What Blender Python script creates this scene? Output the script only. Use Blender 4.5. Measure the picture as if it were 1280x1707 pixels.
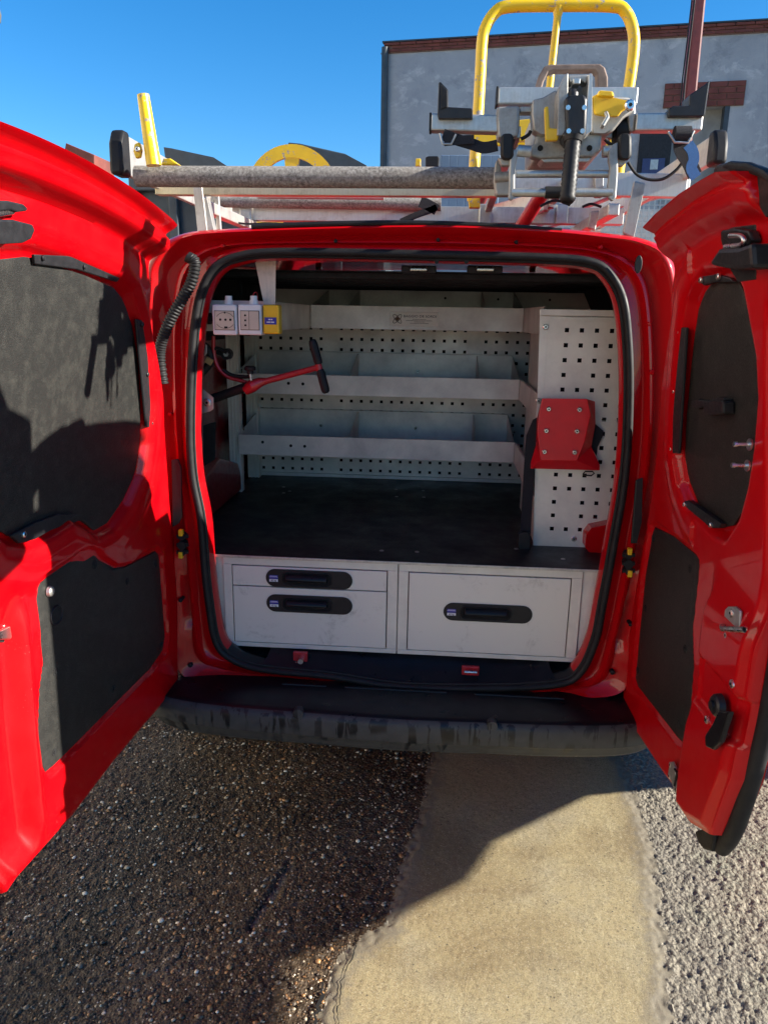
import bpy, math, random
import numpy as np
from mathutils import Vector, Matrix
from mathutils.geometry import tessellate_polygon
rd = math.radians
random.seed(7); RNG = np.random.default_rng(7)
SC = bpy.context.scene
for _o in list(bpy.data.objects): bpy.data.objects.remove(_o)

# ---------------------------------------------------------------- camera
YAW, PIT, ROL, FPX = rd(4.3), rd(14.7), rd(.97), 1250.0
_f = np.array([-math.sin(YAW)*math.cos(PIT), math.cos(YAW)*math.cos(PIT), -math.sin(PIT)])
_r0 = np.array([math.cos(YAW), math.sin(YAW), 0.0]); _u0 = np.cross(_r0, _f)
_r = _r0*math.cos(ROL)+_u0*math.sin(ROL); _u = -_r0*math.sin(ROL)+_u0*math.cos(ROL)
CAM = np.array([.096, -2.1, 1.5])
cd = bpy.data.cameras.new('camera'); cam = bpy.data.objects.new('camera', cd); SC.collection.objects.link(cam)
M = Matrix(((_r[0], _u[0], -_f[0], CAM[0]), (_r[1], _u[1], -_f[1], CAM[1]), (_r[2], _u[2], -_f[2], CAM[2]), (0, 0, 0, 1)))
cam.matrix_world = M
cd.sensor_fit = 'VERTICAL'; cd.sensor_height = 24.0; cd.lens = 24.0*FPX/1707.0
cd.clip_start = .02; cd.clip_end = 2000
SC.camera = cam
# ---------------------------------------------------------------- light
SUN_AZ, SUN_EL = rd(-3.2), rd(21.5)      # azimuth measured from +X towards +Y
w = bpy.data.worlds.new('World'); SC.world = w; w.use_nodes = True
nt = w.node_tree; nt.nodes.clear()
sky = nt.nodes.new('ShaderNodeTexSky'); sky.sky_type = 'NISHITA'; sky.sun_disc = False
sky.sun_elevation = SUN_EL; sky.sun_rotation = rd(90)-SUN_AZ
sky.air_density = 1.0; sky.dust_density = .0; sky.ozone_density = 5.0; sky.altitude = 100
bg = nt.nodes.new('ShaderNodeBackground'); bg.inputs[1].default_value = .072
wo = nt.nodes.new('ShaderNodeOutputWorld')
hs = nt.nodes.new('ShaderNodeHueSaturation'); hs.inputs['Saturation'].default_value = 1.25; nt.links.new(sky.outputs[0], hs.inputs['Color']); nt.links.new(hs.outputs[0], bg.inputs[0]); nt.links.new(bg.outputs[0], wo.inputs[0])
sd = bpy.data.lights.new('sun', 'SUN'); sd.energy = 5.0; sd.angle = rd(.5); sd.color = (1, .93, .82)
so = bpy.data.objects.new('sun', sd); SC.collection.objects.link(so)
so.rotation_euler = Vector((math.cos(SUN_EL)*math.cos(SUN_AZ), math.cos(SUN_EL)*math.sin(SUN_AZ), math.sin(SUN_EL))).to_track_quat('Z', 'Y').to_euler()
so.location = (5, 0, 5)
vs = SC.view_settings; vs.view_transform = 'Standard'; vs.look = 'None'; vs.exposure = 1.62; vs.gamma = 1; vs.use_curve_mapping = False
SC.render.engine = 'CYCLES'
SC.cycles.use_denoising = True; SC.cycles.max_bounces = 8; SC.cycles.diffuse_bounces = 5; SC.cycles.glossy_bounces = 5

# ---------------------------------------------------------------- unprojection of traced outlines on to real planes
def ray(px, py): return (px-640)*_r-(py-853.5)*_u+FPX*_f
def hit(px, py, **k):
    d = ray(px, py)
    for a, v in k.items():
        i = 'XYZ'.index(a); return CAM+d*(v-CAM[i])/d[i]

# ---------------------------------------------------------------- mesh helpers
WL = {}
def wl(o): return WL.get(o.name, np.zeros(3))
def link(o): SC.collection.objects.link(o); return o
class MB:
    def __init__(s): s.v = []; s.f = []; s.m = []
    def add(s, vs, fs, mi=0):
        b = len(s.v); s.v += [tuple(float(c) for c in p) for p in vs]
        for f in fs: s.f.append(tuple(b+i for i in f)); s.m.append(mi)
        return s
    def box(s, c, d, rot=None, mi=0):
        c = np.array(c, float); d = np.array(d, float)/2
        P = [np.array((x, y, z))*d for x in (-1, 1) for y in (-1, 1) for z in (-1, 1)]
        if rot is not None: P = [np.array(rot @ Vector(p)) for p in P]
        return s.add([c+p for p in P], [(0, 1, 3, 2), (4, 6, 7, 5), (0, 4, 5, 1), (2, 3, 7, 6), (0, 2, 6, 4), (1, 5, 7, 3)], mi)
    def box2(s, a, b, mi=0):
        a = np.array(a, float); b = np.array(b, float)
        return s.box((a+b)/2, np.abs(b-a), None, mi)
    def bar(s, a, b, w_, h, up=(0, 0, 1), mi=0):
        a = np.array(a, float); b = np.array(b, float); t = b-a; L = np.linalg.norm(t); t /= L
        up = np.array(up, float)
        if abs(t@up) > .95: up = np.array((0, 1, 0.))
        n = np.cross(t, up); n /= np.linalg.norm(n); k = np.cross(n, t)
        P = [e+n*w_/2*i+k*h/2*j for e in (a, b) for i, j in ((-1, -1), (1, -1), (1, 1), (-1, 1))]
        return s.add(P, [(3, 2, 1, 0), (4, 5, 6, 7), (0, 1, 5, 4), (1, 2, 6, 5), (2, 3, 7, 6), (3, 0, 4, 7)], mi)
    def prism(s, poly, vec, mi=0, mi_side=None):
        P = [np.array(p, float) for p in poly]; v = np.array(vec, float); n = len(P)
        tri = tessellate_polygon([[Vector(p) for p in P]])
        s.add(P+[p+v for p in P], [], mi)
        b = len(s.v)-2*n
        N = np.cross(P[tri[0][1]]-P[tri[0][0]], P[tri[0][2]]-P[tri[0][0]])
        fl = (N@v) > 0
        for t in tri:
            t = tuple(t)
            s.f.append(tuple(b+i for i in (t[::-1] if fl else t))); s.m.append(mi)
            s.f.append(tuple(b+n+i for i in (t if fl else t[::-1]))); s.m.append(mi)
        A = sum(np.cross(P[i], P[(i+1) % n]) for i in range(n))
        fl2 = (A@v) > 0
        for i in range(n):
            j = (i+1) % n; q = (b+i, b+j, b+n+j, b+n+i)
            s.f.append(q if fl2 else q[::-1]); s.m.append(mi if mi_side is None else mi_side)
        return s
    def tube(s, path, r, n=12, mi=0, closed=False, cap=True):
        P = [np.array(p, float) for p in path]; m = len(P)
        rr = r if hasattr(r, '__len__') else [r]*m
        T = []
        for i in range(m):
            a = P[(i-1) % m] if (closed or i > 0) else P[i]; b = P[(i+1) % m] if (closed or i < m-1) else P[i]
            t = b-a; T.append(t/(np.linalg.norm(t)+1e-12))
        up = np.array((0, 0, 1.)) if abs(T[0][2]) < .9 else np.array((0, 1., 0))
        n0 = np.cross(T[0], up); n0 /= np.linalg.norm(n0); V = []
        for i in range(m):
            n0 = n0-T[i]*(n0@T[i]); n0 /= np.linalg.norm(n0); b0 = np.cross(T[i], n0)
            for k in range(n):
                a = 2*math.pi*k/n; V.append(P[i]+rr[i]*(math.cos(a)*n0+math.sin(a)*b0))
        F_ = []
        for i in range(m if closed else m-1):
            j = (i+1) % m
            for k in range(n):
                l = (k+1) % n; F_.append((i*n+k, i*n+l, j*n+l, j*n+k))
        if cap and not closed:
            F_.append(tuple(range(n))[::-1]); F_.append(tuple((m-1)*n+k for k in range(n)))
        return s.add(V, F_, mi)
    def cyl(s, a, b, r, n=20, mi=0, r2=None): return s.tube([a, b], [r, r if r2 is None else r2], n, mi)
    def build(s, name, mats, parent=None, smooth=False, bevel=0, seg=2, org=None, angle=35, mesh=None):
        V = np.array(s.v, float)
        o0 = (V.min(0)+V.max(0))/2 if org is None else np.array(org, float)
        me = bpy.data.meshes.new(name)
        me.from_pydata([tuple(p) for p in V-o0], [], s.f)
        mats = mats if isinstance(mats, (list, tuple)) else [mats]
        for m_ in mats: me.materials.append(m_)
        me.polygons.foreach_set('material_index', s.m)
        if smooth:
            me.polygons.foreach_set('use_smooth', [True]*len(me.polygons))
        me.update()
        if smooth and angle < 180:
            me.set_sharp_from_angle(angle=rd(angle))
        ob = link(bpy.data.objects.new(name, me))
        if parent is not None:
            ob.parent = parent; ob.location = o0-wl(parent)
        else: ob.location = o0
        WL[ob.name] = o0
        if bevel:
            b = ob.modifiers.new('bevel', 'BEVEL'); b.width = bevel; b.segments = seg; b.limit_method = 'ANGLE'; b.angle_limit = rd(40)
        return ob
def thing(name, label, cat, loc=(0, 0, 0), group=None):
    o = link(bpy.data.objects.new(name, None)); o.empty_display_size = .1
    o.location = loc; WL[o.name] = np.array(loc, float)
    o['label'] = label; o['category'] = cat
    if group: o['group'] = group
    return o
def tag(o, label, cat, group=None):
    o['label'] = label; o['category'] = cat
    if group: o['group'] = group
    return o
def struct(o): o['kind'] = 'structure'; return o
def stuff(o): o['kind'] = 'stuff'; return o
def shared(src, name, parent, pos, rot=None):
    o = src.copy(); o.name = name; link(o); o.parent = parent; o.location = np.array(pos)-wl(parent)
    if rot is not None: o.rotation_euler = rot
    WL[o.name] = np.array(pos, float)
    return o
def spline(P, n, closed=True):
    P = [np.array(p, float) for p in P]; m = len(P); out = []
    segs = m if closed else m-1
    for i in range(segs):
        p0 = P[(i-1) % m] if (closed or i > 0) else P[i]; p1 = P[i]; p2 = P[(i+1) % m]; p3 = P[(i+2) % m] if (closed or i+2 < m) else P[i+1]
        for k in range(n):
            t = k/n
            out.append(.5*((2*p1)+(-p0+p2)*t+(2*p0-5*p1+4*p2-p3)*t*t+(-p0+3*p1-3*p2+p3)*t**3))
    if not closed: out.append(P[-1])
    return out
def screw(mb, c, n, r=.006, h=.004, mi=0, mi2=1):
    c = np.array(c, float); n = np.array(n, float); n = n/np.linalg.norm(n)
    mb.tube([c-n*.002, c+n*h*.6, c+n*h], [r, r, r*.72], 12, mi); mb.tube([c+n*h*.9, c+n*(h+.0004)], r*.38, 6, mi2)

# ---------------------------------------------------------------- materials
class N:
    def __init__(s, name):
        s.m = bpy.data.materials.new(name); s.m.use_nodes = True; s.t = s.m.node_tree
        s.b = s.t.nodes['Principled BSDF']; s.o = s.t.nodes['Material Output']
        s.tc = s.t.nodes.new('ShaderNodeTexCoord')
    def L(s, a, b): s.t.links.new(a, b)
    def set(s, **k):
        for n_, v in k.items(): s.b.inputs[n_.replace('_', ' ')].default_value = v
        return s
    def mapping(s, scale=(1, 1, 1), src='Object', loc=(0, 0, 0)):
        mp = s.t.nodes.new('ShaderNodeMapping'); mp.inputs[3].default_value = scale; mp.inputs[1].default_value = loc
        s.L(s.tc.outputs[src], mp.inputs[0]); return mp.outputs[0]
    def world(s, scale=(1, 1, 1)):
        g = s.t.nodes.new('ShaderNodeNewGeometry'); mp = s.t.nodes.new('ShaderNodeMapping'); mp.inputs[3].default_value = scale
        s.L(g.outputs['Position'], mp.inputs[0]); return mp.outputs[0]
    def noise(s, vec, scale, detail=4, rough=.55, dist=0):
        n = s.t.nodes.new('ShaderNodeTexNoise'); n.inputs['Scale'].default_value = scale; n.inputs['Detail'].default_value = detail
        n.inputs['Roughness'].default_value = rough; n.inputs['Distortion'].default_value = dist
        s.L(vec, n.inputs['Vector']); return n.outputs['Fac']
    def voro(s, vec, scale, feature='F1', out='Distance', rnd=1):
        n = s.t.nodes.new('ShaderNodeTexVoronoi'); n.inputs['Scale'].default_value = scale; n.feature = feature
        n.inputs['Randomness'].default_value = rnd
        s.L(vec, n.inputs['Vector']); return n.outputs[out]
    def ramp(s, fac, stops, interp='LINEAR'):
        n = s.t.nodes.new('ShaderNodeValToRGB'); n.color_ramp.interpolation = interp
        e = n.color_ramp.elements
        while len(e) < len(stops): e.new(.5)
        for i, (p, c) in enumerate(stops):
            e[i].position = p; e[i].color = (c, c, c, 1) if not hasattr(c, '__len__') else (*c, 1)
        s.L(fac, n.inputs[0]); return n.outputs[0]
    def mix(s, fac, a, b, mode='MIX'):
        n = s.t.nodes.new('ShaderNodeMix'); n.data_type = 'RGBA'; n.blend_type = mode
        for i, v in ((0, fac), (6, a), (7, b)):
            if isinstance(v, bpy.types.NodeSocket): s.L(v, n.inputs[i])
            else: n.inputs[i].default_value = v if i == 0 else ((*v, 1) if hasattr(v, '__len__') else (v, v, v, 1))
        return n.outputs[2]
    def math(s, op, a, b=0.):
        n = s.t.nodes.new('ShaderNodeMath'); n.operation = op
        for i, v in ((0, a), (1, b)):
            if isinstance(v, bpy.types.NodeSocket): s.L(v, n.inputs[i])
            else: n.inputs[i].default_value = v
        return n.outputs[0]
    def col(s, v): s.L(v, s.b.inputs['Base Color']); return s
    def rough(s, v): s.L(v, s.b.inputs['Roughness']); return s
    def metal(s, v): s.L(v, s.b.inputs['Metallic']); return s
    def bump(s, h, strength=.3, dist=.001):
        n = s.t.nodes.new('ShaderNodeBump'); n.inputs['Strength'].default_value = strength; n.inputs['Distance'].default_value = dist
        s.L(h, n.inputs['Height'])
        if s.b.inputs['Normal'].is_linked: s.L(s.b.inputs['Normal'].links[0].from_socket, n.inputs['Normal'])
        s.L(n.outputs[0], s.b.inputs['Normal']); return s

def simple(name, c, r=.5, metal=0., var=.12, scale=30, bump=.15, bd=.0006, spec=.5, coat=0.):
    n = N(name); v = n.world()
    f = n.noise(v, scale, 5)
    c = np.array(c)
    n.col(n.ramp(f, [(.3, tuple(c*(1-var))), (.7, tuple(np.minimum(c*(1+var), 1)))]))
    n.rough(n.ramp(n.noise(v, scale*1.7, 3), [(.3, max(r-.08, 0)), (.7, min(r+.1, 1))]))
    n.set(Metallic=metal, Specular_IOR_Level=spec, Coat_Weight=coat)
    if bump: n.bump(n.noise(v, scale*8, 3), bump, bd)
    return n.m
MT = {}
def red_paint():
    n = N('red car paint'); v = n.world()
    dust = n.noise(v, 9, 8, .65); d2 = n.ramp(dust, [(.5, 0.), (.85, .35)])
    n.col(n.mix(d2, (.46, .0003, .0035), (.41, .005, .007)))
    n.rough(n.ramp(n.noise(v, 14, 6, .6), [(.35, .35), (.75, .6)]))
    n.set(Coat_Weight=.55, Coat_Roughness=.04, Specular_IOR_Level=.12)
    fleck = n.math('MULTIPLY', n.ramp(n.voro(v, 150), [(.05, 1.), (.12, 0.)]), n.ramp(n.noise(v, 6, 4, .7), [(.54, 0.), (.66, .45)]))
    scr = n.ramp(n.noise(n.world((6, 6, 90)), 2.2, 5, .8, .4), [(.66, 0.), (.72, .22)])
    n.col(n.mix(scr, n.mix(fleck, n.mix(d2, (.46, .0003, .0035), (.41, .005, .007)), (.62, .28, .26)), (.60, .12, .11)))
    drops = n.ramp(n.voro(v, 190), [(.10, 1.), (.22, 0.)])
    msk = n.ramp(n.noise(v, 5, 3), [(.5, 0.), (.62, 1.)])
    n.bump(n.math('MULTIPLY', drops, msk), .25, .0012)
    n.bump(n.noise(v, 3.5, 2), .06, .01)
    return n.m
MT['red'] = red_paint()
def board_mat():
    n = N('black film faced board'); v = n.world()
    st = n.noise(n.world((60, 60, 4)), 3, 4, .6); sp = n.noise(v, 420, 2, .7)
    n.col(n.mix(n.ramp(n.noise(v, 35, 5, .7), [(.45, 0.), (.75, .5)]), (.016, .016, .015), (.052, .050, .043)))
    n.rough(n.ramp(sp, [(.3, .34), (.7, .6)])); n.set(Specular_IOR_Level=.35)
    n.bump(sp, .8, .0014); n.bump(st, .08, .0006); return n.m
MT['board'] = board_mat()
MT['rubber'] = simple('black rubber', (.011, .011, .012), .55, var=.3, bump=.2, spec=.3)
MT['blackplastic'] = simple('black plastic', (.014, .014, .016), .42, var=.2, scale=60, bump=.25, spec=.35)
MT['fabric'] = simple('black webbing', (.012, .013, .018), .85, scale=300, bump=.5, bd=.001)
MT['bluefabric'] = simple('blue webbing', (.02, .12, .32), .8, scale=300, bump=.5, bd=.001)
MT['satin'] = simple('black satin trim', (.008, .008, .010), .34, var=.3, scale=14, bump=.1, spec=.3)
def tray_mat(name, c, blot=.25):
    n = N(name); v = n.world()
    f = n.noise(v, 6, 8, .68); g = n.noise(v, 45, 5, .7)
    c = np.array(c)
    a = n.ramp(f, [(.32, tuple(c*(1-blot))), (.62, tuple(c*1.06))])
    b = n.ramp(g, [(.62, 0.), (.8, .5)])
    sc_ = n.ramp(n.noise(n.world((1, 1, 6)), 90, 4, .7), [(.68, 0.), (.76, .45)])
    n.col(n.mix(sc_, n.mix(b, a, tuple(c*.72)), tuple(c*.62)))
    n.rough(n.ramp(f, [(.3, .5), (.7, .33)])); n.set(Metallic=.25, Specular_IOR_Level=.5)
    n.bump(n.noise(v, 350, 3), .12, .0005); return n.m
MT['tray'] = tray_mat('grey powder coated steel', (.80, .75, .68))
MT['cab'] = tray_mat('pale grey cabinet metal', (.78, .76, .68), .16)
def cab_dirty():
    n = N('pale grey drawer front with smudges'); v = n.world(); c = np.array((.78, .76, .68))
    f = n.noise(v, 7, 8, .7, .4); g = n.noise(v, 22, 6, .75, 1.)
    sm = n.math('MULTIPLY', n.ramp(f, [(.53, 0.), (.66, 1.)]), n.ramp(g, [(.46, 0.), (.66, .75)]))
    scr = n.ramp(n.noise(n.world((1, 1, 7)), 60, 5, .75), [(.66, 0.), (.75, .35)])
    n.col(n.mix(scr, n.mix(sm, tuple(c), (.29, .26, .20)), (.42, .42, .41)))
    n.rough(n.ramp(f, [(.3, .38), (.7, .55)])); n.set(Metallic=.2)
    n.bump(n.noise(v, 350, 3), .1, .0004); return n.m
MT['drawer'] = cab_dirty()
def alu_mat(name, c, r, sc_=(40, 40, 2), m=.85):
    n = N(name); v = n.world(); st = n.noise(n.world(sc_), 5, 4, .6); f = n.noise(v, 25, 7, .7)
    c = np.array(c)
    n.col(n.mix(n.ramp(f, [(.5, 0.), (.75, .7)]), n.ramp(st, [(.3, tuple(c*.85)), (.7, tuple(c))]), tuple(c*.5)))
    n.rough(n.ramp(f, [(.3, r), (.7, r+.22)])); n.set(Metallic=m)
    n.bump(n.noise(v, 160, 4), .2, .0008); return n.m
MT['alu'] = alu_mat('weathered aluminium', (.62, .60, .56), .38)
MT['cast'] = alu_mat('rough cast aluminium', (.42, .41, .38), .5, m=.7)
MT['galv'] = alu_mat('galvanised plate', (.55, .55, .52), .35)
MT['chrome'] = alu_mat('bright zinc', (.8, .8, .78), .18, m=1.)
MT['white'] = simple('white plastic', (.72, .73, .74), .4, var=.05, bump=.05)
MT['cream'] = simple('cream socket insert', (.56, .47, .38), .45, var=.1)
MT['yellowbox'] = simple('yellow plastic', (.75, .45, .01), .4, var=.08)
MT['dark'] = simple('dark headliner', (.012, .014, .018), .7, var=.4)
MT['black'] = simple('black hole', (.006, .006, .006), .9)
MT['glass'] = simple('dark glass', (.01, .012, .014), .05, bump=0)
MT['label'] = simple('cream label', (.95, .94, .84), .4, var=.03, bump=0)
MT['ink'] = simple('black ink', (.05, .045, .03), .5, bump=0)
MT['brownink'] = simple('brown ink', (.12, .06, .015), .5, bump=0)
MT['blueink'] = simple('blue ink', (.03, .03, .32), .5, bump=0)
MT['whiteink'] = simple('white ink', (.75, .75, .78), .5, bump=0)
def yellow_worn():
    n = N('worn yellow paint'); v = n.world(); f = n.noise(v, 38, 8, .75)
    ch = n.ramp(f, [(.575, 0.), (.60, 1.)])
    n.col(n.mix(ch, n.mix(n.ramp(n.noise(v, 9, 5), [(.4, 0.), (.8, .6)]), (.78, .52, .008), (.5, .30, .02)), (.30, .27, .24)))
    n.rough(n.ramp(f, [(.5, .32), (.7, .6)])); n.bump(n.ramp(f, [(.60, 1.), (.66, 0.)]), .3, .001); return n.m
MT['yellow'] = yellow_worn()
def pipe_mat():
    n = N('lichen stained grey roller'); v = n.world(); f = n.noise(v, 150, 5, .75); g = n.noise(v, 14, 4)
    a = n.ramp(f, [(.36, (.08, .072, .065)), (.5, (.20, .185, .165)), (.64, (.34, .325, .30))])
    n.col(n.mix(n.ramp(g, [(.4, 0.), (.7, .5)]), a, (.30, .27, .23)))
    n.set(Roughness=.8); n.bump(f, .5, .002); return n.m
MT['roller'] = pipe_mat()
MT['redpaint2'] = simple('red painted steel', (.40, .012, .02), .35, var=.25, coat=.3)
MT['worktop'] = (lambda n: (n.col(n.mix(n.ramp(n.noise(n.world(), 5, 9, .75), [(.5, 0.), (.8, .55)]), (.010, .010, .011), (.045, .042, .04))),
                 n.rough(n.ramp(n.noise(n.world(), 9, 6, .7), [(.3, .32), (.7, .62)])), n.bump(n.noise(n.world(), 500, 2), .3, .0005), n.m)[-1])(N('black anti slip worktop'))
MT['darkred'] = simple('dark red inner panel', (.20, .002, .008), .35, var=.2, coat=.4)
MT['tarp'] = simple('dark blue grey steel', (.035, .048, .06), .5, var=.3, scale=6)
def bumper_mat():
    n = N('wet grey bumper plastic'); v = n.world((26, 26, 2.2)); a = n.noise(v, 1.3, 4, .6, .6)
    msk = n.ramp(n.noise(n.world((5, 5, 14)), 1, 2), [(.36, 0.), (.55, 1.)])
    wet = n.math('MULTIPLY', n.ramp(a, [(.525, 0.), (.55, 1.)]), msk)
    n.col(n.mix(wet, n.ramp(n.noise(n.world(), 30, 5), [(.3, (.048, .049, .048)), (.7, (.062, .063, .061))]), (.012, .013, .014)))
    n.set(Specular_IOR_Level=.35); n.rough(n.ramp(wet, [(0, .62), (1, .34)])); n.bump(n.noise(n.world(), 700, 2), .25, .0004); return n.m
MT['bumper'] = bumper_mat()

def sdist(P, poly):
    """signed distance of points P (n,2) to polygon (negative inside)"""
    P = np.asarray(P, float); Q = np.asarray(poly, float); n = len(Q)
    d = np.full(len(P), 1e9); ins = np.zeros(len(P), bool)
    for i in range(n):
        a = Q[i]; b = Q[(i+1) % n]; e = b-a; w_ = P-a
        t = np.clip((w_@e)/(e@e+1e-15), 0, 1); q = w_-t[:, None]*e
        d = np.minimum(d, np.sqrt((q**2).sum(1)))
        c = ((a[1] > P[:, 1]) != (b[1] > P[:, 1]))
        with np.errstate(divide='ignore', invalid='ignore'):
            xi = a[0]+(P[:, 1]-a[1])*(b[0]-a[0])/(b[1]-a[1] if b[1] != a[1] else 1e-12)
        ins ^= c & (P[:, 0] < xi)
    return np.where(ins, -d, d)
def sst(x, a, b):
    t = np.clip((x-a)/(b-a), 0, 1); return t*t*(3-2*t)
def vnoise(x, y, s, seed=0, oct=3):
    r = 0; amp = 1; tot = 0
    for o in range(oct):
        g = np.random.default_rng(seed+o).random((256, 256)); X = x*s+37.3*o; Y = y*s+11.7*o
        xi = np.floor(X).astype(int); yi = np.floor(Y).astype(int); fx = X-xi; fy = Y-yi
        fx = fx*fx*(3-2*fx); fy = fy*fy*(3-2*fy)
        G = lambda i, j: g[(xi+i) % 256, (yi+j) % 256]
        r = r+amp*((G(0, 0)*(1-fx)+G(1, 0)*fx)*(1-fy)+(G(0, 1)*(1-fx)+G(1, 1)*fx)*fy); tot += amp; amp *= .5; s *= 2.03
    return r/tot
# ================================================================ GROUND
def g0(px, py): return tuple(hit(px, py, Z=0)[:2])
conc_l = [g0(*p) for p in ((722, 1245), (712, 1290), (700, 1345), (690, 1385), (668, 1440), (655, 1500), (638, 1545), (600, 1568), (566, 1592), (548, 1625), (540, 1665), (530, 1720), (520, 1800))]
conc_r = [g0(*p) for p in ((1120, 1800), (1114, 1700), (1112, 1610), (1100, 1540), (1092, 1470), (1084, 1400), (1066, 1345), (1050, 1300), (1030, 1255), (1010, 1215))]
conc = [(conc_l[0][0]-.03, 3.2)]+conc_l+conc_r+[(conc_r[-1][0]+.02, 3.2)]
CONC = np.array(conc)
wet_edge = np.array([(-9, 9), (-9, -9), (CONC[12][0], -9)]+[tuple(p) for p in CONC[12:0:-1]]+[(CONC[1][0]-.03, 3.2), (.2, 9)])

def attr(n, name):
    a = n.t.nodes.new('ShaderNodeAttribute'); a.attribute_name = name; return a.outputs['Fac']
def asphalt(name, wet):
    n = N(name); v = n.world()
    if wet:
        c1 = n.voro(v, 150, 'F1', 'Color'); d = n.voro(v, 150); sepr = n.t.nodes.new('ShaderNodeSeparateColor'); n.L(c1, sepr.inputs[0])
        pick = n.ramp(sepr.outputs[0], [(.0, (.024, .014, .008)), (.40, (.060, .038, .021)), (.58, (.13, .070, .028)), (.72, (.24, .12, .045)), (.84, (.34, .24, .14)), (.93, (.65, .54, .38))], 'CONSTANT')
        stone = n.ramp(d, [(.28, 1.), (.42, 0.)])
        big = n.noise(v, 2.3, 5, .6)
        base = n.ramp(n.noise(v, 60, 5, .7), [(.35, (.028, .019, .011)), (.7, (.12, .085, .053))])
        patch = n.ramp(big, [(.42, 0.), (.6, .8)])
        n.col(n.mix(n.math('MULTIPLY', stone, n.ramp(n.noise(v, 14, 3), [(.3, .45), (.65, 1.)])), n.mix(patch, base, (.13, .097, .064)), pick))
        n.set(Specular_IOR_Level=.25); n.rough(n.ramp(n.noise(v, 18, 5, .7), [(.35, .38), (.65, .8)]))
        n.bump(n.math('SUBTRACT', 1., d), .8, .004); n.bump(n.noise(v, 60, 5, .7), .6, .006)
    else:
        d = n.voro(v, 95); f = n.noise(v, 110, 4, .7); big = n.noise(v, 1.7, 5, .6)
        green = n.ramp(n.noise(v, 3, 4), [(.55, 0.), (.7, .25)])
        a = n.ramp(f, [(.3, (.08, .066, .046)), (.7, (.37, .325, .24))])
        n.col(n.mix(green, n.mix(n.ramp(big, [(.4, 0.), (.7, .5)]), a, (.15, .14, .12)), (.10, .13, .08)))
        n.set(Roughness=.85); n.bump(f, .9, .007); n.bump(n.math('SUBTRACT', 1., d), .8, .006)
    return n.m
MT['asph_wet'] = asphalt('wet pebbly asphalt', True); MT['asph_dry'] = asphalt('coarse pale asphalt', False)
def attr(n, name):
    a = n.t.nodes.new('ShaderNodeAttribute'); a.attribute_name = name; return a.outputs['Fac']
def concrete():
    n = N('yellowish worn concrete'); v = n.world()
    f = n.noise(v, 3.2, 7, .66); g = n.noise(v, 230, 4, .8)
    a = n.ramp(f, [(.32, (.32, .245, .115)), (.5, (.37, .305, .155)), (.7, (.31, .275, .18))])
    st = n.ramp(n.noise(v, 1.9, 6, .65, .5), [(.46, 0.), (.62, .85)])
    b = n.mix(st, a, (.18, .125, .05))
    gr = n.noise(v, 55, 5, .75)
    b = n.mix(n.ramp(gr, [(.42, .0), (.75, .55)]), b, (.17, .14, .085))
    agg = n.ramp(n.voro(v, 210), [(.0, 1.), (.33, 0.)]); col = n.t.nodes.new('ShaderNodeSeparateColor'); n.L(n.voro(v, 210, 'F1', 'Color'), col.inputs[0])
    b = n.mix(n.math('MULTIPLY', agg, n.ramp(col.outputs[0], [(.55, 0.), (.6, .75)], 'CONSTANT')), b, (.11, .085, .05))
    b = n.mix(n.math('MULTIPLY', agg, n.ramp(col.outputs[1], [(.7, 0.), (.72, .8)], 'CONSTANT')), b, (.62, .57, .44))
    pits = n.math('MULTIPLY', n.ramp(n.voro(v, 70), [(.10, 1.), (.22, 0.)]), n.ramp(n.noise(v, 9, 3), [(.54, 0.), (.60, 1.)]))
    b = n.mix(pits, b, (.03, .025, .02))
    ms = n.noise(v, 170, 3, .7); b = n.mix(n.ramp(ms, [(.34, .65), (.46, 0.)]), b, (.12, .09, .05)); b = n.mix(n.ramp(ms, [(.60, 0.), (.70, .5)]), b, (.58, .50, .34))
    sp = n.math('MULTIPLY', n.ramp(n.voro(v, 95), [(.06, 1.), (.14, 0.)]), n.ramp(n.noise(v, 5, 3), [(.50, 0.), (.56, 1.)])); b = n.mix(sp, b, (.02, .018, .015))
    fs = n.noise(v, 620, 3, .85); b = n.mix(n.ramp(fs, [(.36, .6), (.50, 0.)]), b, (.09, .07, .04)); b = n.mix(n.ramp(fs, [(.56, 0.), (.68, .6)]), b, (.70, .62, .45))
    e = n.ramp(n.math('ADD', attr(n, 'edge'), n.math('MULTIPLY', n.math('SUBTRACT', gr, .5), 1.6)), [(.30, .85), (.95, 0.)])
    b = n.mix(e, b, (.16, .14, .105))
    n.col(n.mix(n.ramp(g, [(.30, .55), (.48, 0.)]), b, (.12, .10, .06)))
    n.rough(n.ramp(f, [(.3, .65), (.7, .9)])); n.bump(g, .8, .0016); n.bump(gr, .25, .003); return n.m
MT['conc'] = concrete()
MT['gravel'] = None
m = MB(); m.add([(-300, -300, -.014), (300, -300, -.014), (300, 500, -.014), (-300, 500, -.014)], [(0, 1, 2, 3)])
struct(m.build('ground', MT['asph_dry']))
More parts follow.
